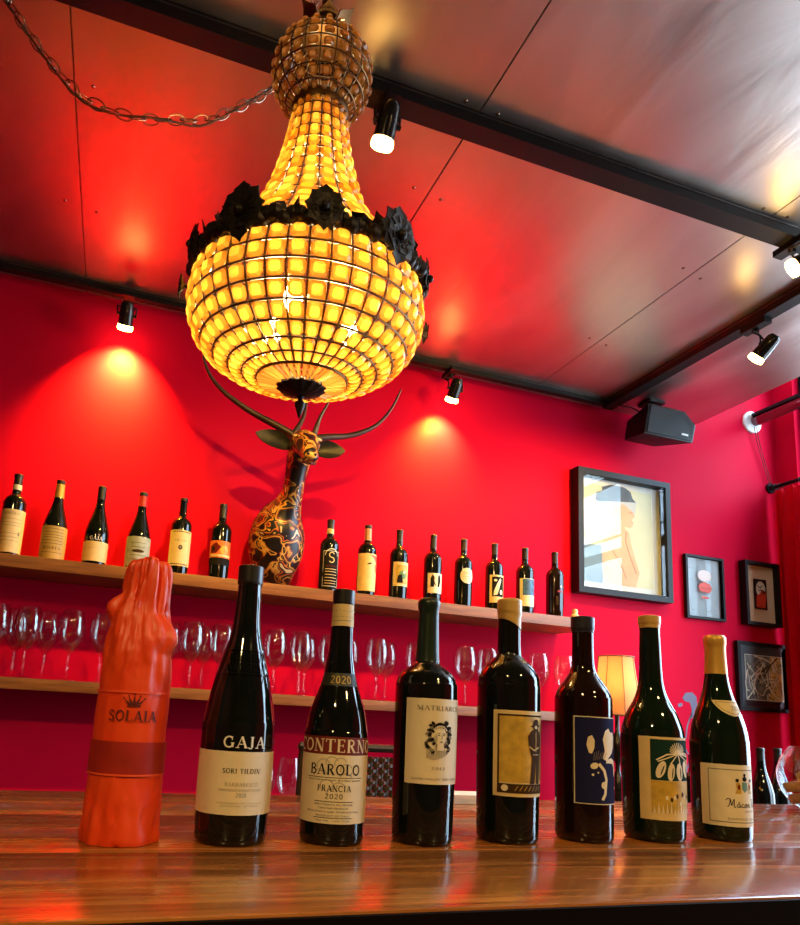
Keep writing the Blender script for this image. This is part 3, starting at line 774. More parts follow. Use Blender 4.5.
# ================================================================== BOTTLES ON THE UPPER SHELF
BORD = [(.0360, .009), (.0372, .06), (.0374, .185), (.0362, .200), (.0300, .214), (.0200, .224), (.0148, .233), (.0136, .26), (.0134, .292)]
BURG = [(.0400, .009), (.0412, .05), (.0412, .118), (.0385, .142), (.0310, .172), (.0220, .203), (.0165, .230), (.0142, .262), (.0138, .292)]
def shelf_bottle(x, label, kind, cap, capz, lab, art=None, glass=BOTTLE, H=.30, y=2.455, rz=0):
    t = thing('wine_bottle', label, 'bottle', (x, y, S1), (0, 0, rz), 'wine bottles on the upper shelf')
    k = H/.30
    pr = prof_from(H, [(r, z*k) for r, z in (BORD if kind == 'bord' else BURG)])
    bottle_glass(pr, glass, t, 32)
    capsule(pr, H-capz, H+.001, cap, t, lip=[(H-.006, .0055, .001)], seg=28)
    rb = .0374 if kind == 'bord' else .0412
    if lab:
        half, z0, z1, mat = lab
        lb = label_patch('label', mat, t, pr, half, z0, z1, nseg=18)
        if art: art(lb, pr, rb)
    return t, pr
def lines(lb, pr, rb, zs, hw, mat=INKG, th=.0014, cx=0, extra=None):
    w = Wrap()
    for z in zs: w.add(line([(cx-hw, z), (cx+hw, z)], th))
    if extra: extra(w)
    w.build('lettering', mat, lb, pr, rb)

SX = [-.380, -.244, -.105, .038, .183, .330, .756, .914, 1.052, 1.204, 1.345, 1.492, 1.642, 1.793]
def art1(lb, pr, rb):
    lines(lb, pr, rb, (.135, .122, .112, .085, .072, .060), .035, extra=lambda w: (w.add(serif('BAROLO', .009, 0, .150, .05)), w.add([ell(.03, .085, .004, .008)])))
t, pr = shelf_bottle(SX[0], 'wine bottle with tall cream label and pale neck band, leftmost on the upper shelf', 'bord', BLACKCAP, .035, (90, .02, .168, PAPERY), art1)
label_patch('neck_band', PAPER, t, pr, 178, .243, .262, th=.0006, nseg=28)
def art2(lb, pr, rb): lines(lb, pr, rb, (.118, .106, .096, .087, .077, .066, .035), .036, INKB, extra=lambda w: w.add(serif('RISERVA', .009, 0, .046, .058)))
t, pr = shelf_bottle(SX[1], 'wine bottle with large ochre label and gold neck, second from left on shelf', 'burg', BLACKCAP, .014, (100, .004, .128, pmat('ochre_label_paper', (.50, .34, .09), .6, var=.1)), art2)
capsule(pr, .236, .286, GOLDFOIL, t, extra=.0012, seg=28, name='neck_foil')
def art3(lb, pr, rb): lines(lb, pr, rb, (.068,), .024, INKL)
t, pr = shelf_bottle(SX[2], 'wine bottle with plain cream label low on the body and embossed shoulder', 'burg', BLACKCAP, .05, (88, .022, .092, PAPERY), art3)
w = Wrap()
for zz in (.168, .180, .192):
    w.add(serif('ALBEISA', .008, 0, zz, .04))
w.build('embossed_lettering', BOTTLE, t, pr, .03, eps=.0012)
Wrap().add(serif('GAJA', .0125, 0, .097, .042)).build('lettering', WHITEINK, t, pr, .041)
def art4(lb, pr, rb): lines(lb, pr, rb, (.105, .09, .06, .045), .028, INKB, extra=lambda w: w.add([ell(0, .075, .022, .006)]))
t, pr = shelf_bottle(SX[3], 'wine bottle with greyish label and red neck band behind the tissue-wrapped bottle', 'burg', BLACKCAP, .014, (92, .02, .128, PAPERG), art4)
capsule(pr, .245, .286, pmat('red_neck_band', (.5, .02, .015), .45), t, extra=.0011, seg=28, name='neck_band')
def art5(lb, pr, rb):
    Wrap().add(serif('VILLERO', .008, 0, .130, .046), 0).build('lettering', INKG, lb, pr, rb)
    Wrap().add([ell(0, .108, .0075, .009)], 0, 0).add([ell(0, .108, .004, .005)], 1, 1).build('emblem', [INKB, INKG], lb, pr, rb)
    for zz in (.044, .164): Wrap().add([rect(-.034, .034, zz+.0015, zz+.0035)]+[rect(-.034+.008*k, -.031+.008*k, zz, zz+.005) for k in range(9)]).build('border', INKB, lb, pr, rb)
shelf_bottle(SX[4], 'wine bottle with tall yellow label bearing a small round emblem', 'bord', BLACKCAP, .012, (80, .040, .172, PAPERY), art5)
def art6(lb, pr, rb):
    w = Wrap(); w.add([ell(.012, .118, .017, .017)], 0); w.add([[(-.045, .13), (-.02, .145), (.0, .128), (-.018, .104), (-.042, .104)]], 1, 1); w.add([rect(-.045, .045, .092, .100)], 2, 1); w.add([ell(-.03, .12, .006, .010)], 3, 2)
    w.build('illustration', [GOLDINK, REDINK, PAPERY, INK], lb, pr, rb)
t, pr = shelf_bottle(SX[5], 'wine bottle with colourful orange and yellow picture band, just left of the deer head', 'bord', BLACKCAP, .055, (85, .088, .152, ORANGEINK), art6)
label_patch('lower_label', INK, t, pr, 85, .06, .0875, nseg=18)
def art7(lb, pr, rb):
    w = Wrap(); w.add(frame_polys(-.034, .034, .028, .168, .0018), 0); w.add(line(_arc(0, .150, .026, .026, 0, 180, 14), .003), 0)
    w.add(line(_arc(.0, .152, .010, .010, 20, 270, 12), .0035), 1); w.add(line(_arc(0, .132, .010, .010, 90, -150, 12), .0035), 1)
    for zz in (.108, .096, .086, .074, .062, .05, .04): w.add(line([(-.024, zz), (.024, zz)], .0022), 2 if zz == .108 else 1)
    w.build('lettering', [WHITEINK, PAPERY, REDINK], lb, pr, rb)
t, pr = shelf_bottle(SX[6], 'wine bottle with black label printed in fine gold, just right of the deer head', 'bord', BLACKCAP, .036, (85, .020, .175, INK), art7)
label_patch('neck_band', PAPERY, t, pr, 178, .242, .262, th=.0006, nseg=28)
def art8(lb, pr, rb):
    w = Wrap(); w.add([[(-.012, .136), (.004, .142), (.01, .139), (-.004, .132)]], 1, 1); w.add([[(.0, .172), (.045, .172), (.045, .13), (.03, .15)]], 0); w.add([ell(.03, .12, .006, .02)], 0, 1)
    w.build('illustration', [pmat('red_splash_ink', (.72, .10, .05), .5), INK], lb, pr, rb)
t, pr = shelf_bottle(SX[7], 'wine bottle with large cream-yellow label splashed red at its top corner', 'bord', BLACKCAP, .014, (85, .028, .178, pmat('cream_yellow_label', (.80, .60, .26), .6, var=.1, vscale=30)), art8)
capsule(pr, .236, .286, pmat('pinkish_gold_foil', (.55, .28, .15), .4, metal=.3), t, extra=.0008, seg=28, name='neck_foil')
def art9(lb, pr, rb):
    w = Wrap(); w.add([rect(-.024, .026, .072, .148)], 0); w.add([ell(.004, .108, .016, .018)], 1, 1); w.add([[(-.02, .075), (.005, .075), (.0, .11), (-.016, .105)]], 2, 2); w.add([ell(.010, .118, .005, .006)], 3, 2)
    w.build('illustration', [GOLDINK, pmat('leaf_green_ink', (.10, .22, .04), .5), INK, PAPER], lb, pr, rb)
shelf_bottle(SX[8], 'wine bottle with cream label framing a small green and yellow painting', 'bord', BLACKCAP, .05, (56, .062, .160, PAPERY), art9)
def art10(lb, pr, rb):
    w = Wrap()
    for p in ([(-.024, .075), (-.010, .075), (-.008, .115), (-.016, .128), (-.024, .11)], [(.006, .075), (.014, .075), (.022, .105), (.016, .128), (.008, .12)]): w.add([p], 0)
    w.add(line([(-.018, .12), (-.004, .08)], .004), 1, 1)
    w.build('illustration', [INK, INKB], lb, pr, rb)
shelf_bottle(SX[9], 'wine bottle with white label of two dark shapes, above the portrait-label bottle', 'bord', BLACKCAP, .06, (56, .05, .132, PAPER), art10)
def art11(lb, pr, rb): pass
t, pr = shelf_bottle(SX[10], 'wine bottle with round white label, fourth from the right on the upper shelf', 'bord', pmat('orange_topped_capsule', (.03, .012, .01), .35), .05, None)
w = Wrap(); w.add([ell(0, .138, .031, .033, 30)], 0); w.add(serif('LOGOS', .0065, 0, .146, .03), 1, 1); w.add(line([(-.018, .135), (.018, .135)], .0015), 1, 1); w.add(line([(-.014, .124), (.014, .124)], .0015), 1, 1)
w.build('label', [PAPER, INKG], t, pr, .0374)
def art12(lb, pr, rb):
    w = Wrap(); w.add([rect(-.028, .028, .066, .150)], 0); w.add([[(-.022, .07), (-.006, .075), (.002, .10), (.012, .138), (.006, .145), (-.008, .12), (-.02, .09)]], 1, 1); w.add([ell(.012, .085, .007, .010)], 1, 1); w.add([ell(-.014, .135, .007, .005)], 1, 1)
    w.build('illustration', [INK, PAPER], lb, pr, rb)
shelf_bottle(SX[11], 'wine bottle with cream label of a black and white figure drawing, third from the right', 'bord', BLACKCAP, .05, (60, .040, .158, PAPERY), art12)
def art13(lb, pr, rb):
    w = Wrap(); w.add([rect(-.030, .040, .088, .158)], 0); w.build('illustration', [BLUEINK], lb, pr, rb)
shelf_bottle(SX[12], 'wine bottle with blue over cream label, second from the right on the upper shelf', 'bord', BLACKCAP, .05, (66, .040, .160, PAPER), art13)
t, pr = shelf_bottle(SX[13], 'dark bottle printed with faint red script, rightmost on the upper shelf', 'bord', BLACKCAP, .05, None, glass=BOTTLEB)
w = Wrap(); w.add(serif('RED', .010, .006, .116, .036), 0); w.add([[(.006, .136), (.010, .142), (.006, .149), (.002, .142)]], 1); w.add([rect(-.018, -.008, .06, .10)], 2)
w.build('lettering', [pmat('red_print', (.5, .03, .05), .5), WHITEINK, INKB], t, pr, .0374)
# little cork figure at the shelf's end
mb = MB().lathe([(0, 0), (.017, 0), (.0185, .004), (.0165, .016), (.011, .021), (.0105, .026), (.0125, .032), (.0105, .041), (0, .044)], 20)
tag(mb.build('cork_stopper', pmat('pale_cork', (.78, .62, .36), .7, bump=.3), None), 'small pale bottle stopper at the right end of the upper shelf', 'stopper').location = (1.835, 2.375, S1)

# ================================================================== WINE GLASSES
def glass_proto(name, H, rb, label, parent_group):
    t = thing(name, label, 'glass', (0, 0, 0), (0, 0, 0), parent_group)
    st = .40*H
    outer = [(0, 0), (rb*.86, 0), (rb*.86, .0015), (rb*.3, .005), (.005, .014), (.0036, .03), (.0036, st-.012), (.006, st-.003), (rb*.45, st+.010), (rb*.82, st+.034), (rb*.99, st+.062), (rb, st+.078), (rb*.90, st+.115), (rb*.74, H)]
    o2 = outer[:5]+[(v.x, v.y) for v in catmull(outer[5:], 4)]
    b = [p for p in o2 if p[1] <= st-.002]; bowl = [p for p in o2 if p[1] > st-.012]
    MB().lathe([(0, 0)]+b[1:]+[(0, b[-1][1])], 26).build('stem_and_foot', CLEAR, t, angle=60)
    inner = [(max(0, r-.0012), z+.0006) for r, z in bowl if z > st+.002][::-1]
    MB().lathe(bowl+inner+[(0, st+.004)], 30).build('bowl', CLEAR, t, angle=60)
    return t
ORD = ['first', 'second', 'third', 'fourth', 'fifth', 'sixth', 'seventh', 'eighth', 'ninth', 'tenth', 'eleventh', 'twelfth', 'thirteenth', 'fourteenth', 'fifteenth', 'sixteenth', 'seventeenth', 'eighteenth', 'nineteenth', 'twentieth', 'twenty-first', 'twenty-second', 'twenty-third', 'twenty-fourth', 'twenty-fifth', 'twenty-sixth']
GX = sorted([(x, 2.40) for x in (-.375, -.28, -.145, -.045, .255, .36, .555, .65, .765, .955, 1.12, 1.335, 1.435, 1.675, 1.80)] +
            [(x, 2.505) for x in (-.325, -.23, .185, .31, .42, .70, .875, 1.035, 1.53, 1.625)])
gp = None
for i, (x, y) in enumerate(GX):
    if gp is None:
        gp = glass_proto('wine_glass', .235, .043, '', 'wine glasses on the lower shelf'); o = gp
    else: o = copy_tree(gp)
    o.location = (x, y, S2); o.rotation_euler = (0, 0, random.uniform(0, 6))
    place = {0: 'leftmost', len(GX)-1: 'rightmost'}.get(i, ORD[i]+' from the left')
    o['label'] = 'clear stemmed wine glass on the lower shelf, ' + place
for i, (x, y, lab) in enumerate([(.450, 1.99, 'left one of two empty wine glasses standing low behind the counter'), (.536, 2.02, 'right one of two empty wine glasses standing low behind the counter')]):
    o = copy_tree(gp); o.location = (x, y, FZ+.87); o.scale = (.85, .85, .85); o['label'] = lab; o['group'] = 'wine glasses behind the counter'

# ================================================================== CHANDELIER
CH = thing('chandelier', 'large basket chandelier of amber glass beads on a metal frame', 'chandelier', (.264, 1.092, 1.325), (R(4.5), R(-1.2), 0)); CH.scale = (.967, .967, 1)
O = -1.32     # profile heights below are over the counter
BOWL = [(.212, .920), (.219, .890), (.222, .858), (.214, .828), (.198, .801), (.173, .779), (.144, .763), (.116, .752), (.088, .745)]
TRUMP = [(r, .948+(z-.948)*.925) for r, z in [(.050, 1.318), (.053, 1.29), (.057, 1.262), (.061, 1.234), (.066, 1.206), (.072, 1.178), (.079, 1.150), (.087, 1.122), (.097, 1.094), (.110, 1.066), (.126, 1.038), (.145, 1.010), (.168, .980), (.196, .948)]]
BALL = [(.098*math.sin(R(a)), 1.358+.086*math.cos(R(a))) for a in (28, 44, 60, 75, 90, 105, 120, 135, 149)]
def ringpts(r, z, n=64): return [(r*math.cos(2*PI*k/n), r*math.sin(2*PI*k/n), z+O) for k in range(n)]
def cage(name, prof, ncol, mat, tr=.0018, big=()):
    mb = MB()
    for i, (r, z) in enumerate(prof): mb.tube(ringpts(r, z), tr*(2.0 if i in big else 1), 5, closed=True)
    for k in range(ncol):
        a = 2*PI*k/ncol; mb.tube([(r*math.cos(a), r*math.sin(a), z+O) for r, z in prof], tr*.85, 5)
    return mb.build(name, mat, CH)
NB, NT, NS = 38, 18, 20
cage('bowl_frame', BOWL, NB, BRASS, .0021, (0,))
cage('neck_frame', TRUMP, NT, BRASS, .0015)
cage('ball_frame', BALL, NS, BRASS, .0016)
def bead_mesh(w, h, d):
    """faceted cushion-cut bead: octagon rim, bevel and raised table"""
    vs = []; fs = []
    oct_ = [(1, .6), (.6, 1), (-.6, 1), (-1, .6), (-1, -.6), (-.6, -1), (.6, -1), (1, -.6)]
    for sc_, dz in ((.34, d), (.66, d*.75), (1, 0), (.7, -d*.6)):
        for a, b in oct_: vs.append((a*w/2*sc_, b*h/2*sc_, dz))
    fs.append(tuple(range(8))); fs.append(tuple(range(31, 23, -1)))
    for j in range(3):
        for k in range(8):
            k2 = (k+1) % 8; fs.append((j*8+k, (j+1)*8+k, (j+1)*8+k2, j*8+k2))
    return vs, fs
cells = []
for prof, n, mat, fill in ((BOWL, NB, CRYS, .85), (TRUMP, NT, CRYS, .86), (BALL, NS, CRYSB, .64)):
    for i in range(len(prof)-1):
        (r0, z0), (r1, z1) = prof[i], prof[i+1]
        hgt = math.hypot(r1-r0, z1-z0); rm = (r0+r1)/2; wid = 2*PI*rm/n
        sv, sf = bead_mesh(wid*fill, hgt*fill, min(wid, hgt)*.28)
        me = bpy.data.meshes.new('crystal'); me.from_pydata(sv, [], sf); me.materials.append(mat); me.materials.append(CRYST)
        me.polygons.foreach_set('material_index', [0, 0]+[0]*8+[1]*8+[1]*8)
        bm = bmesh.new(); bm.from_mesh(me); bmesh.ops.recalc_face_normals(bm, faces=bm.faces); bm.to_mesh(me); bm.free()
        tz = Vector((r0-r1, 0, z0-z1)).normalized()      # up along the profile
        if tz.z < 0: tz = -tz
        for k in range(n):
            a = 2*PI*(k+.5)/n
            up = Vector((tz.x*math.cos(a), tz.x*math.sin(a), tz.z)); tang = Vector((-math.sin(a), math.cos(a), 0)); nor = tang.cross(up)
            M = Matrix((tang, up, nor)).transposed().to_4x4(); M.translation = (rm*math.cos(a), rm*math.sin(a), (z0+z1)/2+O)
            cells.append((me, M, prof is BOWL, a, i, mat, wid*hgt))
# the hundred beads nearest the viewer are single parts, the rest one mesh per look
def facing(c): 
    a = c[3]; d = math.cos(a-R(-103))
    return (2 if c[2] and d > .25 and c[4] < 6 else 0) + d*.3 + c[6]*50
cells.sort(key=facing, reverse=True)
for me, M, *_ in cells[:100]:
    o = bpy.data.objects.new('crystal', me); link(o, CH); o.matrix_local = M
mbA = MB(); mbB = MB()
for me, M, isb, a, i, mat, ar in cells[100:]:
    (mbB if mat is CRYSB else mbA).add([M @ v.co for v in me.vertices], [tuple(p.vertices) for p in me.polygons])
    (mbB if mat is CRYSB else mbA).m[-26:] = [p.material_index for p in me.polygons]
tag(mbA.build('crystals', [CRYS, CRYST], CH, smooth=False), kind='stuff')
tag(mbB.build('ball_crystals', [CRYSB, CRYST], CH, smooth=False), kind='stuff')
# sunburst of long prisms round the bottom rosette
mb = MB()
for k in range(36):
    a = 2*PI*k/36
    p0 = Vector((.034*math.cos(a), .034*math.sin(a), .733+O)); p1 = Vector((.086*math.cos(a), .086*math.sin(a), .7435+O))
    mb.tube([p0, p0.lerp(p1, .5), p1], [.0020, .0036, .0050], 6)
tag(mb.build('bottom_prisms', crystal_mat('tan_prism', (.50, .25, .09), .3, (.80, .50, .20)), CH, smooth=False), kind='stuff')
mb = MB().tube(ringpts(.0875, .7435), .0022, 6, closed=True); mb.build('bottom_ring', BRASS, CH)
rs = MB(); n = 28; pr_ = [(.0, .714), (.014, .716), (.036, .722), (.0465, .730), (.043, .737), (0, .739)]
rs.lathe([(r, z+O) for r, z in pr_], 56)
for i, v in enumerate(rs.v):
    a = math.atan2(v[1], v[0]); r = math.hypot(v[0], v[1])
    if r > .02: s_ = 1+.06*math.cos(14*a)*(r/.038); rs.v[i] = (v[0]*s_, v[1]*s_, v[2])
rs.build('bottom_rosette', BRONZE, CH)
MB().lathe([(r, z+O) for r, z in [(0, .672), (.004, .680), (.0095, .694), (.0105, .702), (.006, .706), (.0045, .709), (.007, .713), (.005, .718)]], 20).build('bottom_finial', BRONZE, CH)
# collar between neck and ball
MB().lathe([(r, z+O) for r, z in [(.050, 1.272), (.056, 1.274), (.058, 1.284), (.056, 1.294), (.050, 1.296)]], 40).build('neck_collar', BRASS, CH)
MB().lathe([(r, z+O) for r, z in [(0, 1.428), (.045, 1.432), (.045, 1.438), (.02, 1.448), (.009, 1.48), (.012, 1.54), (.008, 1.565), (0, 1.58)]], 28).build('top_stem', BRASS, CH)
def leaf(L, W, curl, n=9, lobes=3):
    """acanthus-like leaf along +x, curling in z, with lobed edges and a raised rib; two-sided thickness"""
    vs = []; fs = []
    for i in range(n+1):
        t = i/n; wv = W*math.sin(PI*min(1, .12+.88*t))**.7*(1-.35*t)*(1+.28*math.sin(lobes*2*PI*t))
        x_ = L*t; z_ = curl*L*t*t
        for s_, dz in ((-1, 0), (-.45, .004), (0, .008), (.45, .004), (1, 0)): vs.append((x_, s_*wv/2, z_+dz*(1-t)))
        for s_, dz in ((-1, -.0025), (-.45, .0), (0, .003), (.45, .0), (1, -.0025)): vs.append((x_, s_*wv/2, z_+dz*(1-t)-.0015))
    for i in range(n):
        for k in range(4):
            a = i*10+k; fs.append((a, a+10, a+11, a+1)); fs.append((a+5, a+6, a+16, a+15))
        fs.append((i*10, i*10+5, i*10+15, i*10+10)); fs.append((i*10+4, i*10+14, i*10+19, i*10+9))
    fs.append((0, 1, 2, 3, 4, 9, 8, 7, 6, 5)); e = n*10; fs.append((e, e+5, e+6, e+7, e+8, e+9, e+4, e+3, e+2, e+1))
    return vs, fs
# crown of brass leaves on top of the ball
for k in range(6):
    a = 2*PI*k/6+.35
    lv, lf = leaf(.062, .042, -.15, lobes=2)
    M = Matrix.Rotation(a, 4, 'Z') @ Matrix.Translation((.012, 0, 1.447+O)) @ Matrix.Rotation(R(-48 if k % 2 else -15), 4, 'Y')
    MB().add([M @ Vector(p) for p in lv], lf).build('crown_leaf', BRASS, CH)
# garland: knobbly bronze band with leaf ornaments
mb = MB(); random.seed(5)
for k in range(96):
    a = 2*PI*k/96; rr = .216+random.uniform(-.004, .006); zz = .928+random.uniform(-.006, .008)
    mb.sphere((rr*math.cos(a), rr*math.sin(a), zz+O), random.uniform(.012, .018), 7, 5)
for k in range(60):
    a = 2*PI*k/60+random.uniform(-.03, .03)
    lv, lf = leaf(random.uniform(.03, .045), .03, .3*random.choice((-1, 1)), n=5, lobes=2)
    M = Matrix.Rotation(a, 4, 'Z') @ Matrix.Translation((.217, 0, .926+O)) @ Matrix.Rotation(random.uniform(-1, 1), 4, 'X') @ Matrix.Rotation(R(-90), 4, 'Y') @ Matrix.Rotation(random.uniform(-1.5, 1.5), 4, 'X')
    mb.add([M @ Vector(p) for p in lv], lf)
mb.build('garland', BRONZE, CH)
for k in range(10):
    a = 2*PI*k/10+R(9)
    mb = MB(); big = 1.0 + .35*(k % 2 == 0)
    for j, (an, L_) in enumerate([(0, .040), (40, .036), (-40, .036), (80, .034), (-80, .034), (125, .032), (-125, .032), (180, .036)]):
        lv, lf = leaf(L_*big, .036*big, .25, n=8, lobes=3)
        M = Matrix.Rotation(a, 4, 'Z') @ Matrix.Translation((.230, 0, .937+O)) @ Matrix.Rotation(R(an), 4, 'X') @ Matrix.Rotation(R(-80), 4, 'Y')
        mb.add([M @ Vector(p) for p in lv], lf)
    p = Matrix.Rotation(a, 4, 'Z') @ Vector((.236, 0, .937+O)); mb.sphere(p, .007*big, 9, 6)
    mb.build('leaf_ornament', BRONZE, CH)
for a in (R(183), R(-8), R(128), R(52)):
    mb = MB()
    for j in range(5):
        lv, lf = leaf(.022, .014, .3, n=4, lobes=1)
        M = Matrix.Rotation(a, 4, 'Z') @ Matrix.Translation((.240, 0, .872+O)) @ Matrix.Rotation(2*PI*j/5, 4, 'X') @ Matrix.Rotation(R(-70), 4, 'Y')
        mb.add([M @ Vector(p) for p in lv], lf)
    mb.cyl(Matrix.Rotation(a, 4, 'Z') @ Vector((.219, 0, .872+O)), Matrix.Rotation(a, 4, 'Z') @ Vector((.242, 0, .872+O)), .003, 6)
    mb.build('small_flower', BRONZE, CH)
# lamps inside
WARM = (1.0, .72, .32)
BULB = emitter('glowing_bulb', (1.0, .78, .42), 30)
for k, (x, y, z) in enumerate([(.09, 0, .86), (-.045, .078, .86), (-.045, -.078, .86), (0, 0, 1.09)]):
    b = MB().lathe([(0, -.028), (.010, -.024), (.017, -.008), (.017, .006), (.010, .024), (.008, .034)], 16).build('light_bulb', BULB, CH)
    b.location = (x, y, z+O)
    MB().lathe([(.0085, .030), (.0095, .032), (.0095, .055), (.004, .07)], 12).build('socket', BRASS, b)
def point(name, loc, e, col, rad, parent=None):
    l = bpy.data.lights.new(name, 'POINT'); l.energy = e; l.color = col; l.shadow_soft_size = rad
    o = bpy.data.objects.new(name, l); link(o, parent); o.location = loc; return o
for p, e in (((.05, -.03, .86), 8), ((-.05, .03, .86), 8), ((0, 0, 1.02), 3.4), ((0, 0, 1.17), 1.8), ((0, 0, 1.375), .3)):
    point('bulb_light', (p[0], p[1], p[2]+O), e, WARM, .03, CH)
# hook rod to the ceiling
MB().cyl((0, 0, 1.575+O), (0, .010, 1.60+O), .006, 10).tube([(0, .010, 1.60+O), (0, .018, 1.66+O), (0, .022, 1.675+O)], .004, 8).build('hanging_rod', STEEL, CH)
MB().lathe([(.03, -.001), (.03, -.008), (.012, -.02), (0, -.021)], 24).build('ceiling_hook', BRASS, None)
hk = bpy.data.objects['ceiling_hook']; hk.location = (.266, 1.10, CZ); tag(hk, 'brass ceiling hook the chandelier hangs from', 'hook')

# swag chain from the hook to the left
CHN = thing('hanging_chain', 'loose swagged metal chain running left from the chandelier top', 'chain', (.266, 1.2, CZ))
path = catmull([(.262, 1.20, 1.67), (.225, 1.21, 1.53), (.187, 1.22, 1.44), (.115, 1.22, 1.362), (.058, 1.22, 1.315), (.009, 1.22, 1.297), (-.045, 1.22, 1.278), (-.094, 1.22, 1.270), (-.17, 1.22, 1.281), (-.229, 1.22, 1.326), (-.28, 1.22, 1.38), (-.326, 1.22, 1.44), (-.37, 1.22, 1.53), (-.41, 1.22, 1.66)], 12)
acc = 0; stepl = .0255; nxt = 0; li = 0
for a, b in zip(path, path[1:]):
    seg_ = (b-a).length
    while nxt <= acc+seg_:
        p = a.lerp(b, (nxt-acc)/seg_); d = (b-a).normalized()
        u = Vector((0, 1, 0)); v = d.cross(u).normalized()
        w_ = (v if li % 2 else u)
        q = (v*.55+u*.85).normalized() if li % 2 else (v*.85-u*.55).normalized()
        pts = []
        for k in range(16):
            an = 2*PI*k/16; pts.append(p - Vector(CHN.location) + d*.0170*math.cos(an) + q*.0095*math.sin(an))
        MB().tube(pts, .0014, 6, closed=True).build('link', STEEL, CHN)
        nxt += stepl; li += 1
    acc += seg_
cp = [Vector(p)+Vector((0, .006*math.sin(i*.9), .004*math.sin(i*.6)-.004)) - Vector(CHN.location) for i, p in enumerate(path[::6])]
MB().tube(catmull(cp, 3), .0022, 6).build('cord', pmat('brown_cord', (.10, .04, .02), .6), CHN)

# ================================================================== TRACKS AND SPOTLIGHTS
def rail(name, label, boxes, loc):
    t = thing(name, label, 'lighting track', loc)
    m = MB()
    for b in boxes[0]: m.box(*b)
    m.build('rail', BLACKM, t, smooth=False)
    m = MB()
    for b in boxes[1]: m.box(*b)
    m.build('conductor_slot', pmat('slot_grey', (.10, .095, .09), .3, metal=.7), t, smooth=False)
    return t
rail('track_rail', 'thick black lighting track crossing the ceiling above the chandelier', ([(-1.9, 2.3, -.027, .027, -.042, 0)], [(-1.9, 2.3, -.0285, -.027, -.012, -.008)]), (.3, 1.355, CZ))
rail('track_rail', 'black lighting track along the top of the red wall', ([(-2.0, 1.75, -.014, .014, -.030, 0)], [(-2.0, 1.75, -.0165, -.014, -.008, -.005)]), (.4, 2.50, CZ))
rail('track_rail', 'short black lighting track running from the wall toward the window side', ([(-.026, .026, -1.14, -.02, -.038, 0)], [(-.0275, -.026, -1.14, -.02, -.012, -.008)]), (2.135, 2.535, CZ))
LENS = emitter('lit_lens', (1.0, .56, .13), 42)
def spot_head(label, base, lens, aim, power, cone=70, blend=.8, col=(1.0, .55, .10), soft=.02):
    base = Vector(base); lens = Vector(lens); d = (Vector(aim)-lens).normalized()
    t = thing('track_spotlight', label, 'spotlight', base, group='track spotlights')
    q = d.to_track_quat('Z', 'Y').to_matrix().to_4x4(); q.translation = lens-base
    MB().box(-.018, .018, -.05, .05, -.020, 0).cyl((0, 0, -.020), (0, 0, -.034), .011, 12).build('track_adapter', BLACKM, t, smooth=False)
    # yoke: inverted U from the adapter to the sides of the can
    c = lens-base - d*.052; side = d.cross(Vector((0, 1, 0)));
    side = side.normalized() if side.length > .2 else Vector((1, 0, 0))
    side = Vector((1, .0, 0)) - d*d.x; side.normalize()
    top = Vector((0, 0, -.034))
    pts = [c+side*.033, c+side*.034+Vector((0, 0, .03)), (c*.25+top*.75)+side*.030, top+side*.018, top-side*.018, (c*.25+top*.75)-side*.030, c-side*.034+Vector((0, 0, .03)), c-side*.033]
    MB().tube(catmull(pts, 3), .0032, 6).cyl(c-side*.036, c-side*.026, .006, 8).cyl(c+side*.026, c+side*.036, .006, 8).build('yoke', BLACKM, t)
    cn = MB().lathe([(0, -.100), (.015, -.099), (.023, -.088), (.0255, -.060), (.027, -.016), (.0255, -.016), (.0235, -.05), (0, -.055)], 28).build('lamp_can', pmat('glossy_black_can', (.010, .010, .010), .18), t)
    cn.matrix_local = q
    ln = MB().lathe([(.020, -.030), (.0275, -.012), (.0285, -.002), (.026, .0035), (.012, .0065), (0, .0075)], 28).build('lens', LENS, t); ln.matrix_local = q
    l = bpy.data.lights.new('spot_beam', 'SPOT'); l.energy = power; l.color = col; l.spot_size = R(cone); l.spot_blend = blend; l.shadow_soft_size = soft
    lo = bpy.data.objects.new('spot_beam', l); link(lo, t); lo.matrix_local = Matrix.Translation(lens-base+d*.012) @ (-d).to_track_quat('Z', 'Y').to_matrix().to_4x4()
    return t
spot_head('lit track spotlight on the wall track left of the chandelier', (-.095, 2.50, CZ-.030), (-.096, 2.475, 1.515), (-.10, 2.58, 1.37), 360, 105, 1.0, (1.0, .60, .025))
spot_head('lit track spotlight on the wall track right of the chandelier', (1.283, 2.50, CZ-.030), (1.275, 2.47, 1.50), (1.27, 2.58, 1.34), 230, 105, 1.0, (1.0, .60, .025))
spot_head('lit track spotlight hanging beside the chandelier ball', (.500, 1.355, CZ-.042), (.492, 1.362, 1.528), (.42, 1.95, .35), 110, 125, .9)
spot_head('lit track spotlight on the short track above the black speaker', (2.135, 1.72, CZ-.038), (2.115, 1.715, 1.50), (1.9, 2.5, .8), 80, 95, .9)
spot_head('lit track spotlight at the right edge, aimed toward the left', (1.850, 1.355, CZ-.042), (1.825, 1.345, 1.545), (.9, 2.5, .8), 85, 100, .9)

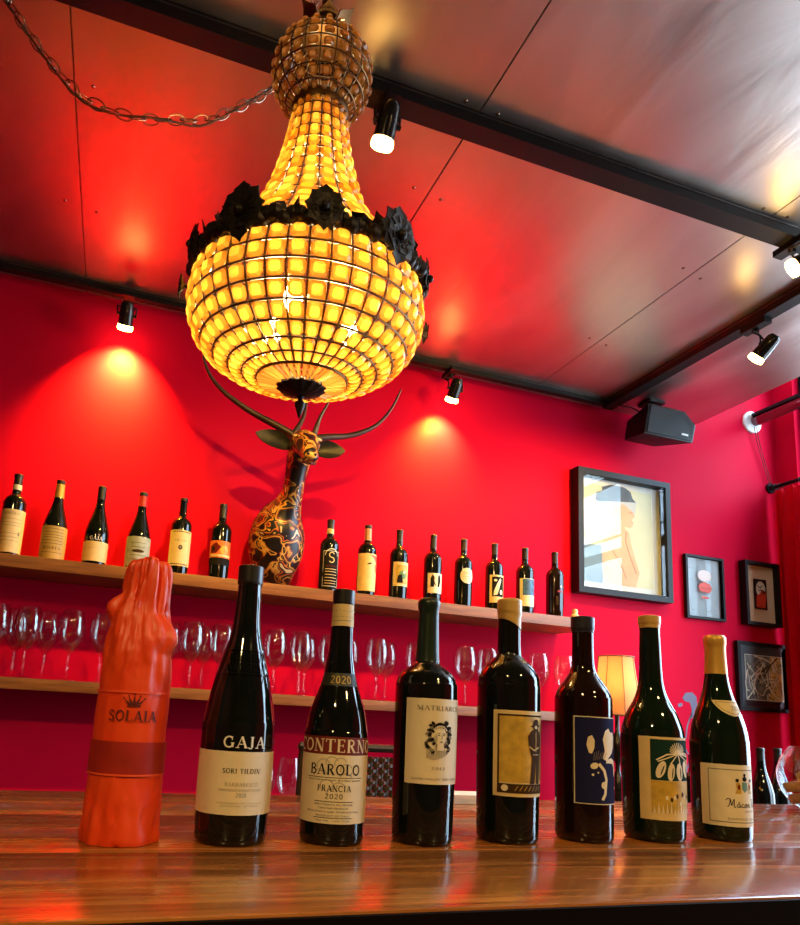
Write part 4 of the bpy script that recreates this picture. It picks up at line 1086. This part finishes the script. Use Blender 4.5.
# ================================================================== SPEAKER
sp = thing('speaker', 'black wedge-shaped wall speaker hanging from the ceiling above the framed portrait', 'speaker', (2.33, 2.44, CZ))
def q_speaker():
    # front baffle tilted down to the room; body tapers to the back
    fr = [(-.155, -.115, -.225), (.125, -.115, -.225), (.150, -.115, -.130), (.090, -.110, -.068), (-.120, -.110, -.068)]
    bk = [(-.100, .075, -.180), (.080, .075, -.180), (.09, .075, -.12), (.06, .075, -.075), (-.08, .075, -.075)]
    n = 5
    return fr+bk, [tuple(range(n)), tuple(range(2*n-1, n-1, -1))]+[(i, (i+1) % n, (i+1) % n+n, i+n) for i in range(n)]
v_, f_ = q_speaker(); MB().add(v_, f_).build('cabinet', BLACKP, sp, bevel=.008)
fr = [(-.140, -.119, -.215), (.115, -.119, -.215), (.136, -.119, -.130), (.085, -.114, -.080), (-.108, -.114, -.080)]
MB().add(fr+[(a, b+.006, c) for a, b, c in fr], [(0,1,2,3,4), (9,8,7,6,5)]+[(i, (i+1) % 5, (i+1) % 5+5, i+5) for i in range(5)]).build('grille', pmat('speaker_grille', (.006, .006, .007), .7, bump=1, bscale=400), sp, smooth=False)
MB().box(.055, .092, -.122, -.1185, -.197, -.189).build('badge', WHITEINK, sp, smooth=False)
MB().box(-.045, .045, -.04, .04, -.012, 0).cyl((0, 0, -.01), (0, 0, -.05), .018, 14).box(-.05, .05, -.045, .045, -.078, -.045).build('ceiling_bracket', BLACKM, sp, smooth=False)
MB().tube(catmull([(-.17, .045, -.016), (-.15, .02, -.035), (-.12, .0, -.045), (-.08, 0, -.055), (-.05, .0, -.06)], 4), .003, 6).build('cable', BLACKP, sp)

# ================================================================== PICTURES
def picture(name, label, x0, x1, z0, z1, d, fw, matm, matw, art=None, fmat=BLACKP, inset=.012):
    cx, cz = (x0+x1)/2, (z0+z1)/2; hw, hh = (x1-x0)/2, (z1-z0)/2
    t = thing(name, label, 'picture', (cx, WY-.001, cz))
    MB().box(-hw, hw, -d, 0, -hh, -hh+fw).box(-hw, hw, -d, 0, hh-fw, hh).box(-hw, -hw+fw, -d, 0, -hh+fw, hh-fw).box(hw-fw, hw, -d, 0, -hh+fw, hh-fw).build('frame', fmat, t, smooth=False)
    MB().box(-hw+fw, hw-fw, -.012, -.002, -hh+fw, hh-fw).build('mat_board', matm, t, smooth=False)
    if art: art(t, hw-fw, hh-fw)
    MB().box(-hw+fw, hw-fw, -d+.010, -d+.008, -hh+fw, hh-fw).build('picture_glass', PICGLASS, t, smooth=False)
    return t
def art_p1(t, hw, hh):
    w = Wrap(); s = hw
    X0, X1, Z0, Z1 = -hw+.03, hw-.045, -hh+.035, hh-.03
    w.add([rect(X0, X1, Z0, Z1)], 0)
    w.add([[(X0, Z0), (X0+.13, Z0), (X0+.12, -.05), (X0, -.06)]], 1, 1)
    # back and arm, neck, head in profile, dark hat
    w.add([[(-.10, Z0), (.085, Z0), (.11, -.165), (.085, -.10), (.062, -.02), (.052, .03), (.03, .045), (.015, .075), (-.04, .07), (-.05, .035), (-.09, .01), (-.108, -.05), (-.105, -.14)]], 2, 2)
    w.add([[(-.035, .06), (.06, .05), (.078, .07), (.07, .095), (.088, .115), (.08, .16), (.0, .175), (-.045, .14), (-.045, .09)]], 2, 3)
    w.add(line([(.035, .03), (.03, -.02), (.055, -.09), (.09, -.17)], .006), 4, 4); w.add(line([(-.05, -.07), (.0, -.13), (.03, -.2)], .006), 4, 4)
    w.add([[(-.05, .10), (-.045, .165), (.03, .165), (.075, .135), (.088, .118), (.10, .19), (.0, .21), (-.075, .17)]], 5, 4)
    w.add([[(-.145, .165), (-.135, .205), (-.10, .215), (-.105, .235), (-.05, .255), (.03, .252), (.065, .235), (.075, .205), (.095, .185), (.02, .178), (-.06, .168), (-.12, .155)]], 3, 5)
    w.add(line([(.052, .128), (.075, .130)], .004), 4, 5); w.add(line([(.066, .083), (.077, .083)], .004), 6, 5)
    w.build('print', [pmat('pale_print_ground', (.58, .62, .44), .7, var=.08, vscale=5), pmat('slate_blue_print', (.13, .22, .30), .6), pmat('skin_print', (.66, .40, .25), .7, var=.08, vscale=12),
                      pmat('dark_hat_print', (.06, .09, .11), .6, var=.4), pmat('brown_print', (.30, .17, .10), .6), pmat('grey_scarf_print', (.45, .50, .50), .6), pmat('red_lip_print', (.5, .12, .1), .6)], t, flat=-.0125, eps=.0005)
picture('framed_picture', 'large black-framed picture of a bare-backed figure in a dark hat', 1.975, 2.512, .742, 1.342, .055, .028, pmat('white_mat', (.62, .68, .68), .6), 0, art_p1)
def art_p2(t, hw, hh):
    w = Wrap()
    w.add([[(-.028, -.02), (.03, -.025), (.045, .0), (.03, .02), (.0, .028), (-.03, .02), (-.042, .002)]], 0, 1); w.add(line([(-.03, .0), (.0, -.006), (.035, .0)], .004), 1, 2); w.add([ell(0, .06, .045, .03)], 2, 1); w.add([rect(-.022, .02, -.055, -.045)], 0, 1)
    w.build('print', [pmat('coral_print', (.75, .10, .07), .6), pmat('dark_red_line', (.35, .03, .03), .6), pmat('blush_print', (.82, .66, .58), .6)], t, flat=-.0125, eps=.0005)
picture('framed_picture', 'slim black frame with a small coral red motif on white', 2.630, 2.872, .690, 1.010, .020, .012, pmat('white_sheet', (.80, .84, .82), .6), 0, art_p2)
def art_p3(t, hw, hh):
    w = Wrap(); w.add([rect(-.036, .044, -.078, .078)], 0, 1); w.add([ell(.004, .025, .032, .042)], 1, 2); w.add([[(-.030, -.070), (.030, -.070), (.040, .012), (.018, -.004), (.010, .024), (-.006, .0), (-.026, -.01)]], 2, 3); w.add(line([(-.016, .042), (.0, .030), (.014, .046)], .006), 0, 3); w.add(line([(-.012, .018), (.018, .022)], .005), 0, 3)
    w.build('print', [INK, PAPER, pmat('scarlet_print', (.75, .06, .02), .5)], t, flat=-.018, eps=.0005)
    MB().box(-.036, .044, -.018, -.012, -.078, .078).build('mount', INK, t, smooth=False)
picture('framed_picture', 'deep black box frame with a small red, white and black card on tan', 2.990, 3.222, .690, 1.020, .040, .016, pmat('tan_mat', (.82, .62, .38), .7), 0, art_p3)
def art_p4(t, hw, hh):
    w = Wrap(); random.seed(11)
    w.add([rect(-.115, .125, -.115, .105)], 0, 0); w.add([[(.03, -.115), (.125, -.115), (.125, .105), (.05, .105)]], 2, 1)
    for k in range(64):
        a = (random.uniform(-.11, .12), random.uniform(-.11, .1)); b = (min(.122, max(-.112, a[0]+random.uniform(-.11, .11))), min(.102, max(-.112, a[1]+random.uniform(-.11, .11)))); m_ = ((a[0]+b[0])/2+random.uniform(-.012, .012), (a[1]+b[1])/2+random.uniform(-.012, .012))
        w.add(line([(v.x, v.y) for v in catmull([a, m_, b], 3)], random.choice((.003, .0045, .007))), random.choice((1, 1, 1, 0, 3)), 2+(k % 3))
    w.add(frame_polys(-.118, .128, -.118, .108, .003), 1, 6)
    w.build('print', [pmat('charcoal_print', (.16, .165, .15), .7, var=.7, vscale=25), PAPER, pmat('amber_print', (.62, .36, .10), .6, var=.5, vscale=25), INKB], t, flat=-.0125, eps=.0005)
picture('framed_picture', 'black frame with tangled white and amber abstract print beside the curtain', 2.935, 3.272, .262, .604, .022, .018, pmat('slate_mat', (.05, .055, .065), .6), 0, art_p4)
# grey stencil on the wall
mb = MB(); y0 = WY-.0012
def st(p): mb.prism(p, y0, WY-.0002)
st([(2.60, .300), (2.62, .325), (2.66, .330), (2.685, .31), (2.69, .27), (2.665, .215), (2.64, .20), (2.655, .245), (2.645, .28), (2.615, .285)])
st([(2.575, .255), (2.60, .262), (2.598, .276), (2.572, .270)])
for q in stroke_quads([(v.x, v.y) for v in catmull([(2.655, .23), (2.625, .17), (2.615, .12), (2.60, .08), (2.63, .02), (2.61, -.05), (2.62, -.13)], 4)], .007): st(q)
tag(mb.build('wall_stencil', pmat('grey_lilac_paint', (.13, .11, .19), .6), None, smooth=False), 'grey stencilled figure painted low on the pink-lit wall', 'stencil')

# ================================================================== DEER HEAD
DH = thing('deer_head_mount', 'mounted deer head covered in a gold, black and red collage', 'deer head', (.56, WY, .62))
def dl(p): return Vector(p)-Vector((.56, WY, .62))
ribs = [ # centre, half width, half depth
 ((.596, 2.560, .606), .016, .014), ((.584, 2.528, .632), .046, .040), ((.558, 2.495, .685), .092, .078), ((.547, 2.478, .750), .108, .096), ((.548, 2.466, .812), .104, .102),
 ((.555, 2.448, .862), .086, .092), ((.566, 2.420, .902), .056, .070), ((.573, 2.398, .940), .043, .056), ((.577, 2.378, .985), .039, .050), ((.578, 2.360, 1.030), .041, .050),
 ((.579, 2.334, 1.075), .047, .052), ((.578, 2.292, 1.106), .054, .050), ((.576, 2.250, 1.098), .055, .047), ((.573, 2.212, 1.072), .044, .042), ((.570, 2.180, 1.044), .033, .035), ((.568, 2.150, 1.018), .031, .031), ((.567, 2.130, 1.000), .029, .027), ((.5665, 2.120, .990), .014, .013)]
pth = [Vector(c) for c, a, b in ribs]; mb = MB(); vs = []; fs = []; N = 26
dense = []
for i in range(len(ribs)-1):
    for k in range(3):
        t_ = k/3; dense.append((i, t_))
dense.append((len(ribs)-2, 1.0))
cc = catmull(pth, 3); aa = catmull([(a, b, 0) for c, a, b in ribs], 3)
for i, c in enumerate(cc):
    tdir = (cc[min(i+1, len(cc)-1)]-cc[max(i-1, 0)]).normalized(); sx = Vector((1, 0, 0)); sx = (sx-tdir*sx.dot(tdir)).normalized(); sy = tdir.cross(sx)
    for k in range(N):
        an = 2*PI*k/N
        p = c+sx*aa[i].x*math.cos(an)+sy*aa[i].y*math.sin(an)
        p.y = min(p.y, WY-.001); vs.append(dl(p))
for i in range(len(cc)-1):
    for k in range(N): fs.append((i*N+k, i*N+(k+1) % N, (i+1)*N+(k+1) % N, (i+1)*N+k))
fs.append(tuple(range(N))); fs.append(tuple((len(cc)-1)*N+k for k in range(N)))
mb.add(vs, fs); mb.build('body', DEER, DH, angle=80)
def ear(sx, tip, root):
    root = Vector(root); tip = Vector(tip); ax = tip-root; L_ = ax.length; ax.normalize(); up = Vector((0, 0, 1)); up = (up-ax*up.dot(ax)).normalized(); fw = ax.cross(up)*(-1 if sx > 0 else 1)
    if fw.y > 0: fw = -fw
    vs = []; fs = []; n = 10; m_ = 9
    for lay in (0, 1):
        for i in range(n+1):
            t_ = i/n; hw = .034*math.sin(PI*(.10+.90*t_))**.75*(1 if t_ < .5 else 1)
            for j in range(m_):
                u = j/(m_-1)*2-1
                vs.append(dl(root+ax*L_*t_+up*hw*u+fw*(.016*(u*u)*math.sin(PI*min(1, t_+.15)) - (0 if lay else .0) ) + fw*(-.004 if lay else 0)))
    K = (n+1)*m_
    for lay in (0, 1):
        for i in range(n):
            for j in range(m_-1):
                a = lay*K+i*m_+j; fs.append((a, a+1, a+m_+1, a+m_))
    for i in range(n):
        for j in (0, m_-1):
            a = i*m_+j; fs.append((a, a+m_, K+a+m_, K+a))
    for j in range(m_-1):
        for i in (0, n):
            a = i*m_+j; fs.append((a, a+1, K+a+1, K+a))
    MB().add(vs, fs).build('ear', EARM, DH, angle=60)
ear(-1, (.395, 2.27, 1.115), (.535, 2.30, 1.095)); ear(1, (.738, 2.27, 1.105), (.625, 2.30, 1.095))
def antler(main, tine):
    m_ = catmull(main, 5); rr = [.0135*(1-i/len(m_))**.8+.0022 for i in range(len(m_))]
    mb = MB().tube([dl(p) for p in m_], rr, 10)
    t_ = catmull(tine, 5); mb.tube([dl(p) for p in t_], [.0105*(1-i/len(t_))**.8+.002 for i in range(len(t_))], 8)
    mb.sphere(dl(main[0]), .017, 10, 7)
    mb.build('antler', ANTLER, DH)
antler([(.552, 2.305, 1.135), (.522, 2.305, 1.152), (.46, 2.31, 1.178), (.396, 2.32, 1.205), (.335, 2.32, 1.233), (.275, 2.32, 1.268), (.225, 2.32, 1.315), (.195, 2.31, 1.365), (.186, 2.30, 1.42)], [(.540, 2.305, 1.145), (.562, 2.30, 1.185), (.578, 2.30, 1.232), (.586, 2.30, 1.30)])
antler([(.608, 2.305, 1.135), (.640, 2.305, 1.150), (.69, 2.31, 1.166), (.755, 2.32, 1.185), (.82, 2.32, 1.214), (.885, 2.32, 1.262), (.935, 2.31, 1.335), (.965, 2.30, 1.412)], [(.618, 2.305, 1.140), (.628, 2.30, 1.185), (.642, 2.30, 1.235), (.675, 2.30, 1.31)])
for sx in (-1, 1):
    MB().sphere(dl((.5765+sx*.046, 2.238, 1.093)), .0095, 12, 8).build('eye', pmat('glossy_eye', (.004, .003, .003), .05), DH)
MB().sphere(dl((.5665, 2.124, 1.004)), .024, 14, 9, sc=(1, .7, .62)).build('nose', pmat('gold_nose', (.62, .33, .06), .4), DH)
for sx in (-1, 1):
    MB().sphere(dl((.5665+sx*.012, 2.111, 1.005)), .006, 10, 6, sc=(1.1, .8, .8)).build('nostril', pmat('dark_nostril', (.01, .006, .006), .5), DH)
    MB().sphere(dl((.5765+sx*.040, 2.222, 1.108)), .012, 10, 6, sc=(1.3, .6, .5)).build('brow', pmat('pale_brow', (.55, .50, .25), .5), DH)
MB().sphere(dl((.5755, 2.226, 1.112)), .036, 14, 9, sc=(1, .8, .50)).build('forehead', pmat('gold_forehead', (.62, .36, .07), .45, var=.7, vscale=50), DH)
MB().tube([dl(p) for p in catmull([(.545, 2.145, .985), (.567, 2.118, .975), (.590, 2.145, .985)], 4)], .004, 6).build('mouth', pmat('dark_mouth', (.05, .006, .005), .5), DH)

# ================================================================== THINGS BEHIND THE COUNTER
BBZ = FZ+.87
lp = thing('table_lamp', 'small table lamp with a lit orange panelled shade on a dark base', 'lamp', (2.005, 2.33, BBZ))
MB().lathe([(0, 0), (.055, 0), (.055, .008), (.02, .018), (.012, .03), (.012, .05), (.026, .07), (.030, .10), (.022, .14), (.010, .17), (.010, .20), (.024, .23), (.028, .27), (.020, .30), (.009, .33), (.009, .42), (0, .42)], 24).build('lamp_base', pmat('black_lamp_base', (.012, .009, .008), .2), lp)
def shade_mat():
    m = bpy.data.materials.new('lamp_shade_fabric'); m.use_nodes = True; nt = m.node_tree; nt.nodes.clear()
    o = nt.nodes.new('ShaderNodeOutputMaterial'); d = nt.nodes.new('ShaderNodeBsdfDiffuse'); t = nt.nodes.new('ShaderNodeBsdfTranslucent'); mx = nt.nodes.new('ShaderNodeMixShader')
    d.inputs['Color'].default_value = (.72, .50, .32, 1); t.inputs['Color'].default_value = (.85, .58, .34, 1); mx.inputs['Fac'].default_value = .55
    nt.links.new(d.outputs[0], mx.inputs[1]); nt.links.new(t.outputs[0], mx.inputs[2]); nt.links.new(mx.outputs[0], o.inputs['Surface']); return m
SH = [(.098, .395), (.094, .45), (.086, .51), (.077, .57), (.070, .635)]
mb = MB(); n = 8; vs = []; fs = []
prof = [(v.x, v.y) for v in catmull(SH, 3)]
full = prof+[(r-.002, z) for r, z in prof[::-1]]
mb.lathe(full+[full[0]], 40)
for i, v in enumerate(mb.v):
    a = math.atan2(v[1], v[0]); s_ = 1-.035*abs(math.cos(4*a)); mb.v[i] = (v[0]*s_, v[1]*s_, v[2])
mb.build('lamp_shade', shade_mat(), lp)
mb = MB()
for k in range(8):
    a = 2*PI*(k+.5)/8; mb.tube([((r+.001)*math.cos(a), (r+.001)*math.sin(a), z) for r, z in prof], .0016, 5)
for r, z in (SH[0], SH[-1]): mb.tube([(r*math.cos(2*PI*k/40), r*math.sin(2*PI*k/40), z) for k in range(40)], .0028, 5, closed=True)
mb.build('shade_trim', pmat('brown_trim', (.30, .15, .07), .6), lp)
MB().sphere((0, 0, .50), .022, 12, 8).build('light_bulb', BULB, lp)
MB().cyl((0, 0, .42), (0, 0, .485), .009, 10).build('socket', BRASS, lp)
point('bulb_light', (0, 0, .53), 2.6, (1, .66, .3), .03, lp)

def back_bottle(x, y, label, H=.30, kind='burg', glass=BOTTLE):
    t = thing('wine_bottle', label, 'bottle', (x, y, BBZ), (0, 0, 0), 'bottles on the back counter')
    pr = prof_from(H, [(r, z*H/.3) for r, z in (BORD if kind == 'bord' else BURG)]); bottle_glass(pr, glass, t, 32)
    capsule(pr, H-.05, H+.001, BLACKCAP, t, lip=[(H-.006, .0055, .001)], seg=28)
back_bottle(2.405, 2.02, 'black bottle top behind the counter just right of the rightmost bottle')
back_bottle(2.530, 2.05, 'black bottle top behind the counter next to the glass of corks')
back_bottle(2.085, 2.03, 'dark bottle behind the counter between the two rightmost counter bottles', .262, 'bord')
back_bottle(1.700, 2.05, 'dark bottle behind the counter below the lamp shade', .34, 'bord')

# wicker bar chair
wc = thing('wicker_chair', 'dark wicker chair back rising behind the counter between two bottles', 'chair', (.64, 1.62, FZ))
WK = pmat('dark_wicker', (.06, .035, .022), .5, var=.4, vscale=80); WKF = pmat('chair_frame_brown', (.03, .017, .010), .45)
mb = MB()
for k in range(23):
    x = -.165+.015*k; mb.tube([(x, .0015*math.sin(j*PI+k*PI)+.0, .62+.014*j) for j in range(36)], .0062, 5)
for j in range(36):
    mb.tube([(-.17+.0075*k, .005*math.cos(k*PI/2+j*PI), .62+.0138*j) for k in range(46)], .0060, 5)
mb.build('woven_back', WK, wc)
mb = MB().tube(catmull([(-.18, 0, .58), (-.18, 0, 1.0), (-.178, 0, 1.118), (-.16, 0, 1.130), (.16, 0, 1.130), (.178, 0, 1.118), (.18, 0, 1.0), (.18, 0, .58)], 4), .010, 8); mb.build('back_frame', WKF, wc)
MB().box(-.19, .19, -.02, .36, .60, .64).build('seat', WK, wc, bevel=.01) if False else MB().box(-.19, .19, -.36, .02, .575, .615).build('seat', WK, wc, bevel=.01)
for lx in (-.17, .17):
    for ly in (-.34, 0): MB().cyl((lx, ly, 0), (lx, ly, .58), .015, 10).build('leg', WKF, wc)
wc.rotation_euler = (0, 0, R(180)); 

# folded napkin at the counter's back edge
mb = MB(); vs = []; fs = []
def napk(z, off): return [(-.055+off, -.03, z), (.055+off, -.032, z), (.052+off, .028, z), (-.05+off, .03, z)]
for j, (z, off) in enumerate([(0, 0), (.004, .001), (.008, -.001), (.0115, .002)]):
    a = napk(z, off); b = napk(z+.0034, off); k0 = len(vs); vs += a+b
    fs += [tuple(k0+i for i in f) for f in [(0,3,2,1),(4,5,6,7),(0,1,5,4),(1,2,6,5),(2,3,7,6),(3,0,4,7)]]
mb.add(vs, fs); o = tag(mb.build('folded_napkin', pmat('white_napkin', (.82, .80, .80), .8), None, smooth=False), 'white folded napkin at the far edge of the counter', 'napkin'); o.location = (.628, 1.142, .0005)

# glass bowl of corks at the right
gb = thing('glass_bowl', 'round clear glass bowl holding corks at the right edge of the counter', 'bowl', (1.449, 1.085, 0))
out = [(0, 0), (.028, 0), (.034, .003), (.050, .014), (.066, .035), (.0735, .062), (.0735, .080), (.066, .104), (.055, .122), (.050, .130)]
o2 = out[:3]+[(v.x, v.y) for v in catmull(out[3:], 4)]
inn = [(max(0, r-.0022), z+.002) for r, z in o2[3:]][::-1]
MB().lathe(o2+inn+[(0, .009)], 48).build('bowl', thin_glass('thick_bowl_glass', (.93, .93, .94), 1.6), gb)
random.seed(21)
cork0 = None; ci = 0
CK = [(-.027, -.012, .023, 10, 80), (.012, -.024, .024, 75, 20), (.022, .018, .023, 80, 130), (-.014, .026, .023, 78, 60), (-.034, -.014, .048, 70, 150), (.004, -.036, .047, 80, 100), (.036, -.006, .047, 75, 40), (.008, .032, .046, 82, 0), (-.030, .024, .047, 76, 30), (-.010, -.006, .063, 60, 20), (.024, .010, .068, 70, 80), (-.035, -.004, .074, 78, 110), (.004, -.032, .072, 82, 55)]
for (x, y, z, tilt, rz) in CK:
    if cork0 is None:
        cork0 = MB().lathe([(0, -.019), (.0098, -.019), (.0106, -.0178), (.0106, .0178), (.0098, .019), (0, .019)], 18).build('cork', CORK, None); o = cork0
    else: o = cork0.copy(); COL.objects.link(o)
    o.location = (1.449+x*.95-.006, 1.085+y*.95+.002, z); o.rotation_euler = (R(90 if tilt < 20 else tilt), 0, R(rz))
    tag(o, 'wine cork in the round glass bowl, '+['lowest left', 'lowest front', 'lowest right', 'lowest back', 'middle left', 'middle front', 'middle right', 'middle back', 'middle rear left', 'upper centre', 'upper right', 'topmost left', 'topmost front'][ci], 'cork', 'corks in the glass bowl'); ci += 1

# ================================================================== CURTAIN, ROD, TUBE
rd = thing('curtain_rod', 'black curtain rod bracketed to the wall above the red curtain', 'curtain rod', (3.235, WY, 1.445))
MB().cyl((0, -.001, 0), (0, -3.6, 0), .010, 14).build('rod', BLACKM, rd)
MB().cyl((0, -.0005, 0), (0, -.012, 0), .028, 20).cyl((0, -.012, 0), (0, -.035, 0), .017, 14).build('bracket', BLACKM, rd)
mb = MB(); vs = []; fs = []; nx = 150; nz = 30
for lay in (0, 1):
    for j in range(nz+1):
        z = 1.408-2.40*j/nz
        for i in range(nx+1):
            t_ = i/nx; y = 2.535-.36*t_
            amp = .026*(.55+.45*min(1, j/6)); ph = t_*2*PI*6+.5*math.sin(t_*9)
            x = 3.225+amp*math.sin(ph)+.012*noise.noise(Vector((t_*6, j*.12, 1)))+(.003 if lay else 0)
            z2 = z+(.012*abs(math.sin(ph*1.0)) if j == 0 else 0)
            vs.append((x, y+.010*math.cos(ph)*(1 if 0 < i < nx else 0), z2))
K = (nx+1)*(nz+1)
for lay in (0, 1):
    for j in range(nz):
        for i in range(nx):
            a = lay*K+j*(nx+1)+i; fs.append((a, a+1, a+nx+2, a+nx+1))
for j in range(nz):
    for i in (0, nx):
        a = j*(nx+1)+i; fs.append((a, a+nx+1, K+a+nx+1, K+a))
for i in range(nx):
    for j in (0, nz):
        a = j*(nx+1)+i; fs.append((a, a+1, K+a+1, K+a))
mb.add(vs, fs); tag(mb.build('curtain', VELVET, None, angle=80), 'deep red pleated curtain hanging by the window at the right edge', 'curtain')
for k in range(8):
    o_ = MB().tube([(.018*math.cos(2*PI*j/16), 0, .018*math.sin(2*PI*j/16)-.007) for j in range(16)], .002, 5, closed=True).build('curtain_ring', BLACKM, rd)
    o_.location = (0, -.06-.115*k, 0)
tb = thing('wall_tube', 'glossy tube with white round wall flange running toward the window', 'tube', (3.128, WY, 1.800))
MB().lathe([(0, 0), (.060, 0), (.062, .004), (.060, .012), (.034, .016), (0, .016)], 40).build('flange', pmat('marbled_white_flange', (.72, .72, .70), .4, var=.25, vscale=30), tb)
fl = bpy.data.objects['flange']; fl.rotation_euler = (R(90), 0, 0)
MB().cyl((0.012, -.010, .004), (.012, -2.4, .004), .028, 28).build('tube', pmat('burgundy_gloss_tube', (.22, .10, .12), .12, metal=.9), tb)
MB().box(-.018, .030, -2.4, -.02, .026, .040).build('top_strip', BLACKM, tb, smooth=False)
mb = MB()
for d in (-.004, .012):
    mb.tube(catmull([(d, -.022, -.030), (d+.018, -.020, -.12), (d+.05, -.018, -.22), (d+.088, -.020, -.335), (d+.095, -.030, -.37)], 4), .0019, 6)
tag(mb.build('hanging_wires', pmat('dark_wire', (.02, .012, .014), .5), tb))

# ================================================================== LIGHT AND CAMERA
wd = bpy.data.worlds.new('daylight'); scn.world = wd; wd.use_nodes = True
nt = wd.node_tree; bg = nt.nodes['Background']
tc = nt.nodes.new('ShaderNodeTexCoord'); sepx = nt.nodes.new('ShaderNodeSeparateXYZ'); rp = nt.nodes.new('ShaderNodeValToRGB')
mr = nt.nodes.new('ShaderNodeMapRange'); mr.inputs['From Min'].default_value = -1; mr.inputs['From Max'].default_value = 1
nt.links.new(tc.outputs['Generated'], sepx.inputs[0]); nt.links.new(sepx.outputs['Z'], mr.inputs['Value']); nt.links.new(mr.outputs['Result'], rp.inputs['Fac'])
e = rp.color_ramp.elements
e[0].position = .40; e[0].color = (.30, .33, .36, 1); e[1].position = .62; e[1].color = (.58, .80, 1.0, 1)
nt.links.new(rp.outputs['Color'], bg.inputs['Color']); bg.inputs['Strength'].default_value = 21.0
for wi, (y0, y1) in enumerate(OPEN):
    l = bpy.data.lights.new('window_portal', 'AREA'); l.shape = 'RECTANGLE'; l.size = y1-y0; l.size_y = 2.85; l.cycles.is_portal = True
    o = bpy.data.objects.new('window_portal', l); link(o); o.location = (WX+.17, (y0+y1)/2, .875); o.rotation_euler = (R(90), 0, R(90))
# added warm fill for labels and wall: two unseen lamps behind the viewpoint
for (x, y) in ((-.9, -1.0), (1.2, -.9)):
    t = thing('fill_lamp', 'added warm round fill lamp behind the viewpoint, %s side' % ('left' if x < 0 else 'right'), 'lamp', (x, y, CZ))
    MB().lathe([(0, -.04), (.07, -.036), (.09, -.02), (.092, 0)], 32).build('fill_lamp_diffuser', emitter('fill_diffuser', (1, .75, .45), 6), t)
    l = bpy.data.lights.new('fill_glow', 'AREA'); l.shape = 'DISK'; l.size = .18; l.energy = 38; l.color = (1, .66, .24)
    lo = bpy.data.objects.new('fill_glow', l); link(lo, t); lo.location = (0, 0, -.05)

cd = bpy.data.cameras.new('camera'); cam = bpy.data.objects.new('camera', cd); link(cam)
cd.sensor_fit = 'HORIZONTAL'; cd.sensor_width = 36; cd.lens = 671.9/800*36
cd.shift_x = (400-329.5)/800; cd.shift_y = (589.4-462.5)/800
cd.clip_start = .01
Mr = [(.9500, -.3069, .0579), (.1077, .1477, -.9831), (.2932, .9402, .1734)]
rx = Vector(Mr[0]).normalized(); fz = Vector(Mr[2]); fz = (fz-rx*fz.dot(rx)).normalized(); up = rx.cross(fz)
M = Matrix((rx, up, -fz)).transposed().to_4x4(); M.translation = (0, 0, .155)
cam.matrix_world = M
scn.camera = cam
vs_ = scn.view_settings
vs_.view_transform = 'Standard'; vs_.look = 'None'; vs_.exposure = 0; vs_.gamma = 1; vs_.use_curve_mapping = False
scn.cycles.max_bounces = 8; scn.cycles.transparent_max_bounces = 24; scn.cycles.sample_clamp_indirect = 8
scn.cycles.use_denoising = True
scn.cycles.caustics_reflective = False; scn.cycles.caustics_refractive = False
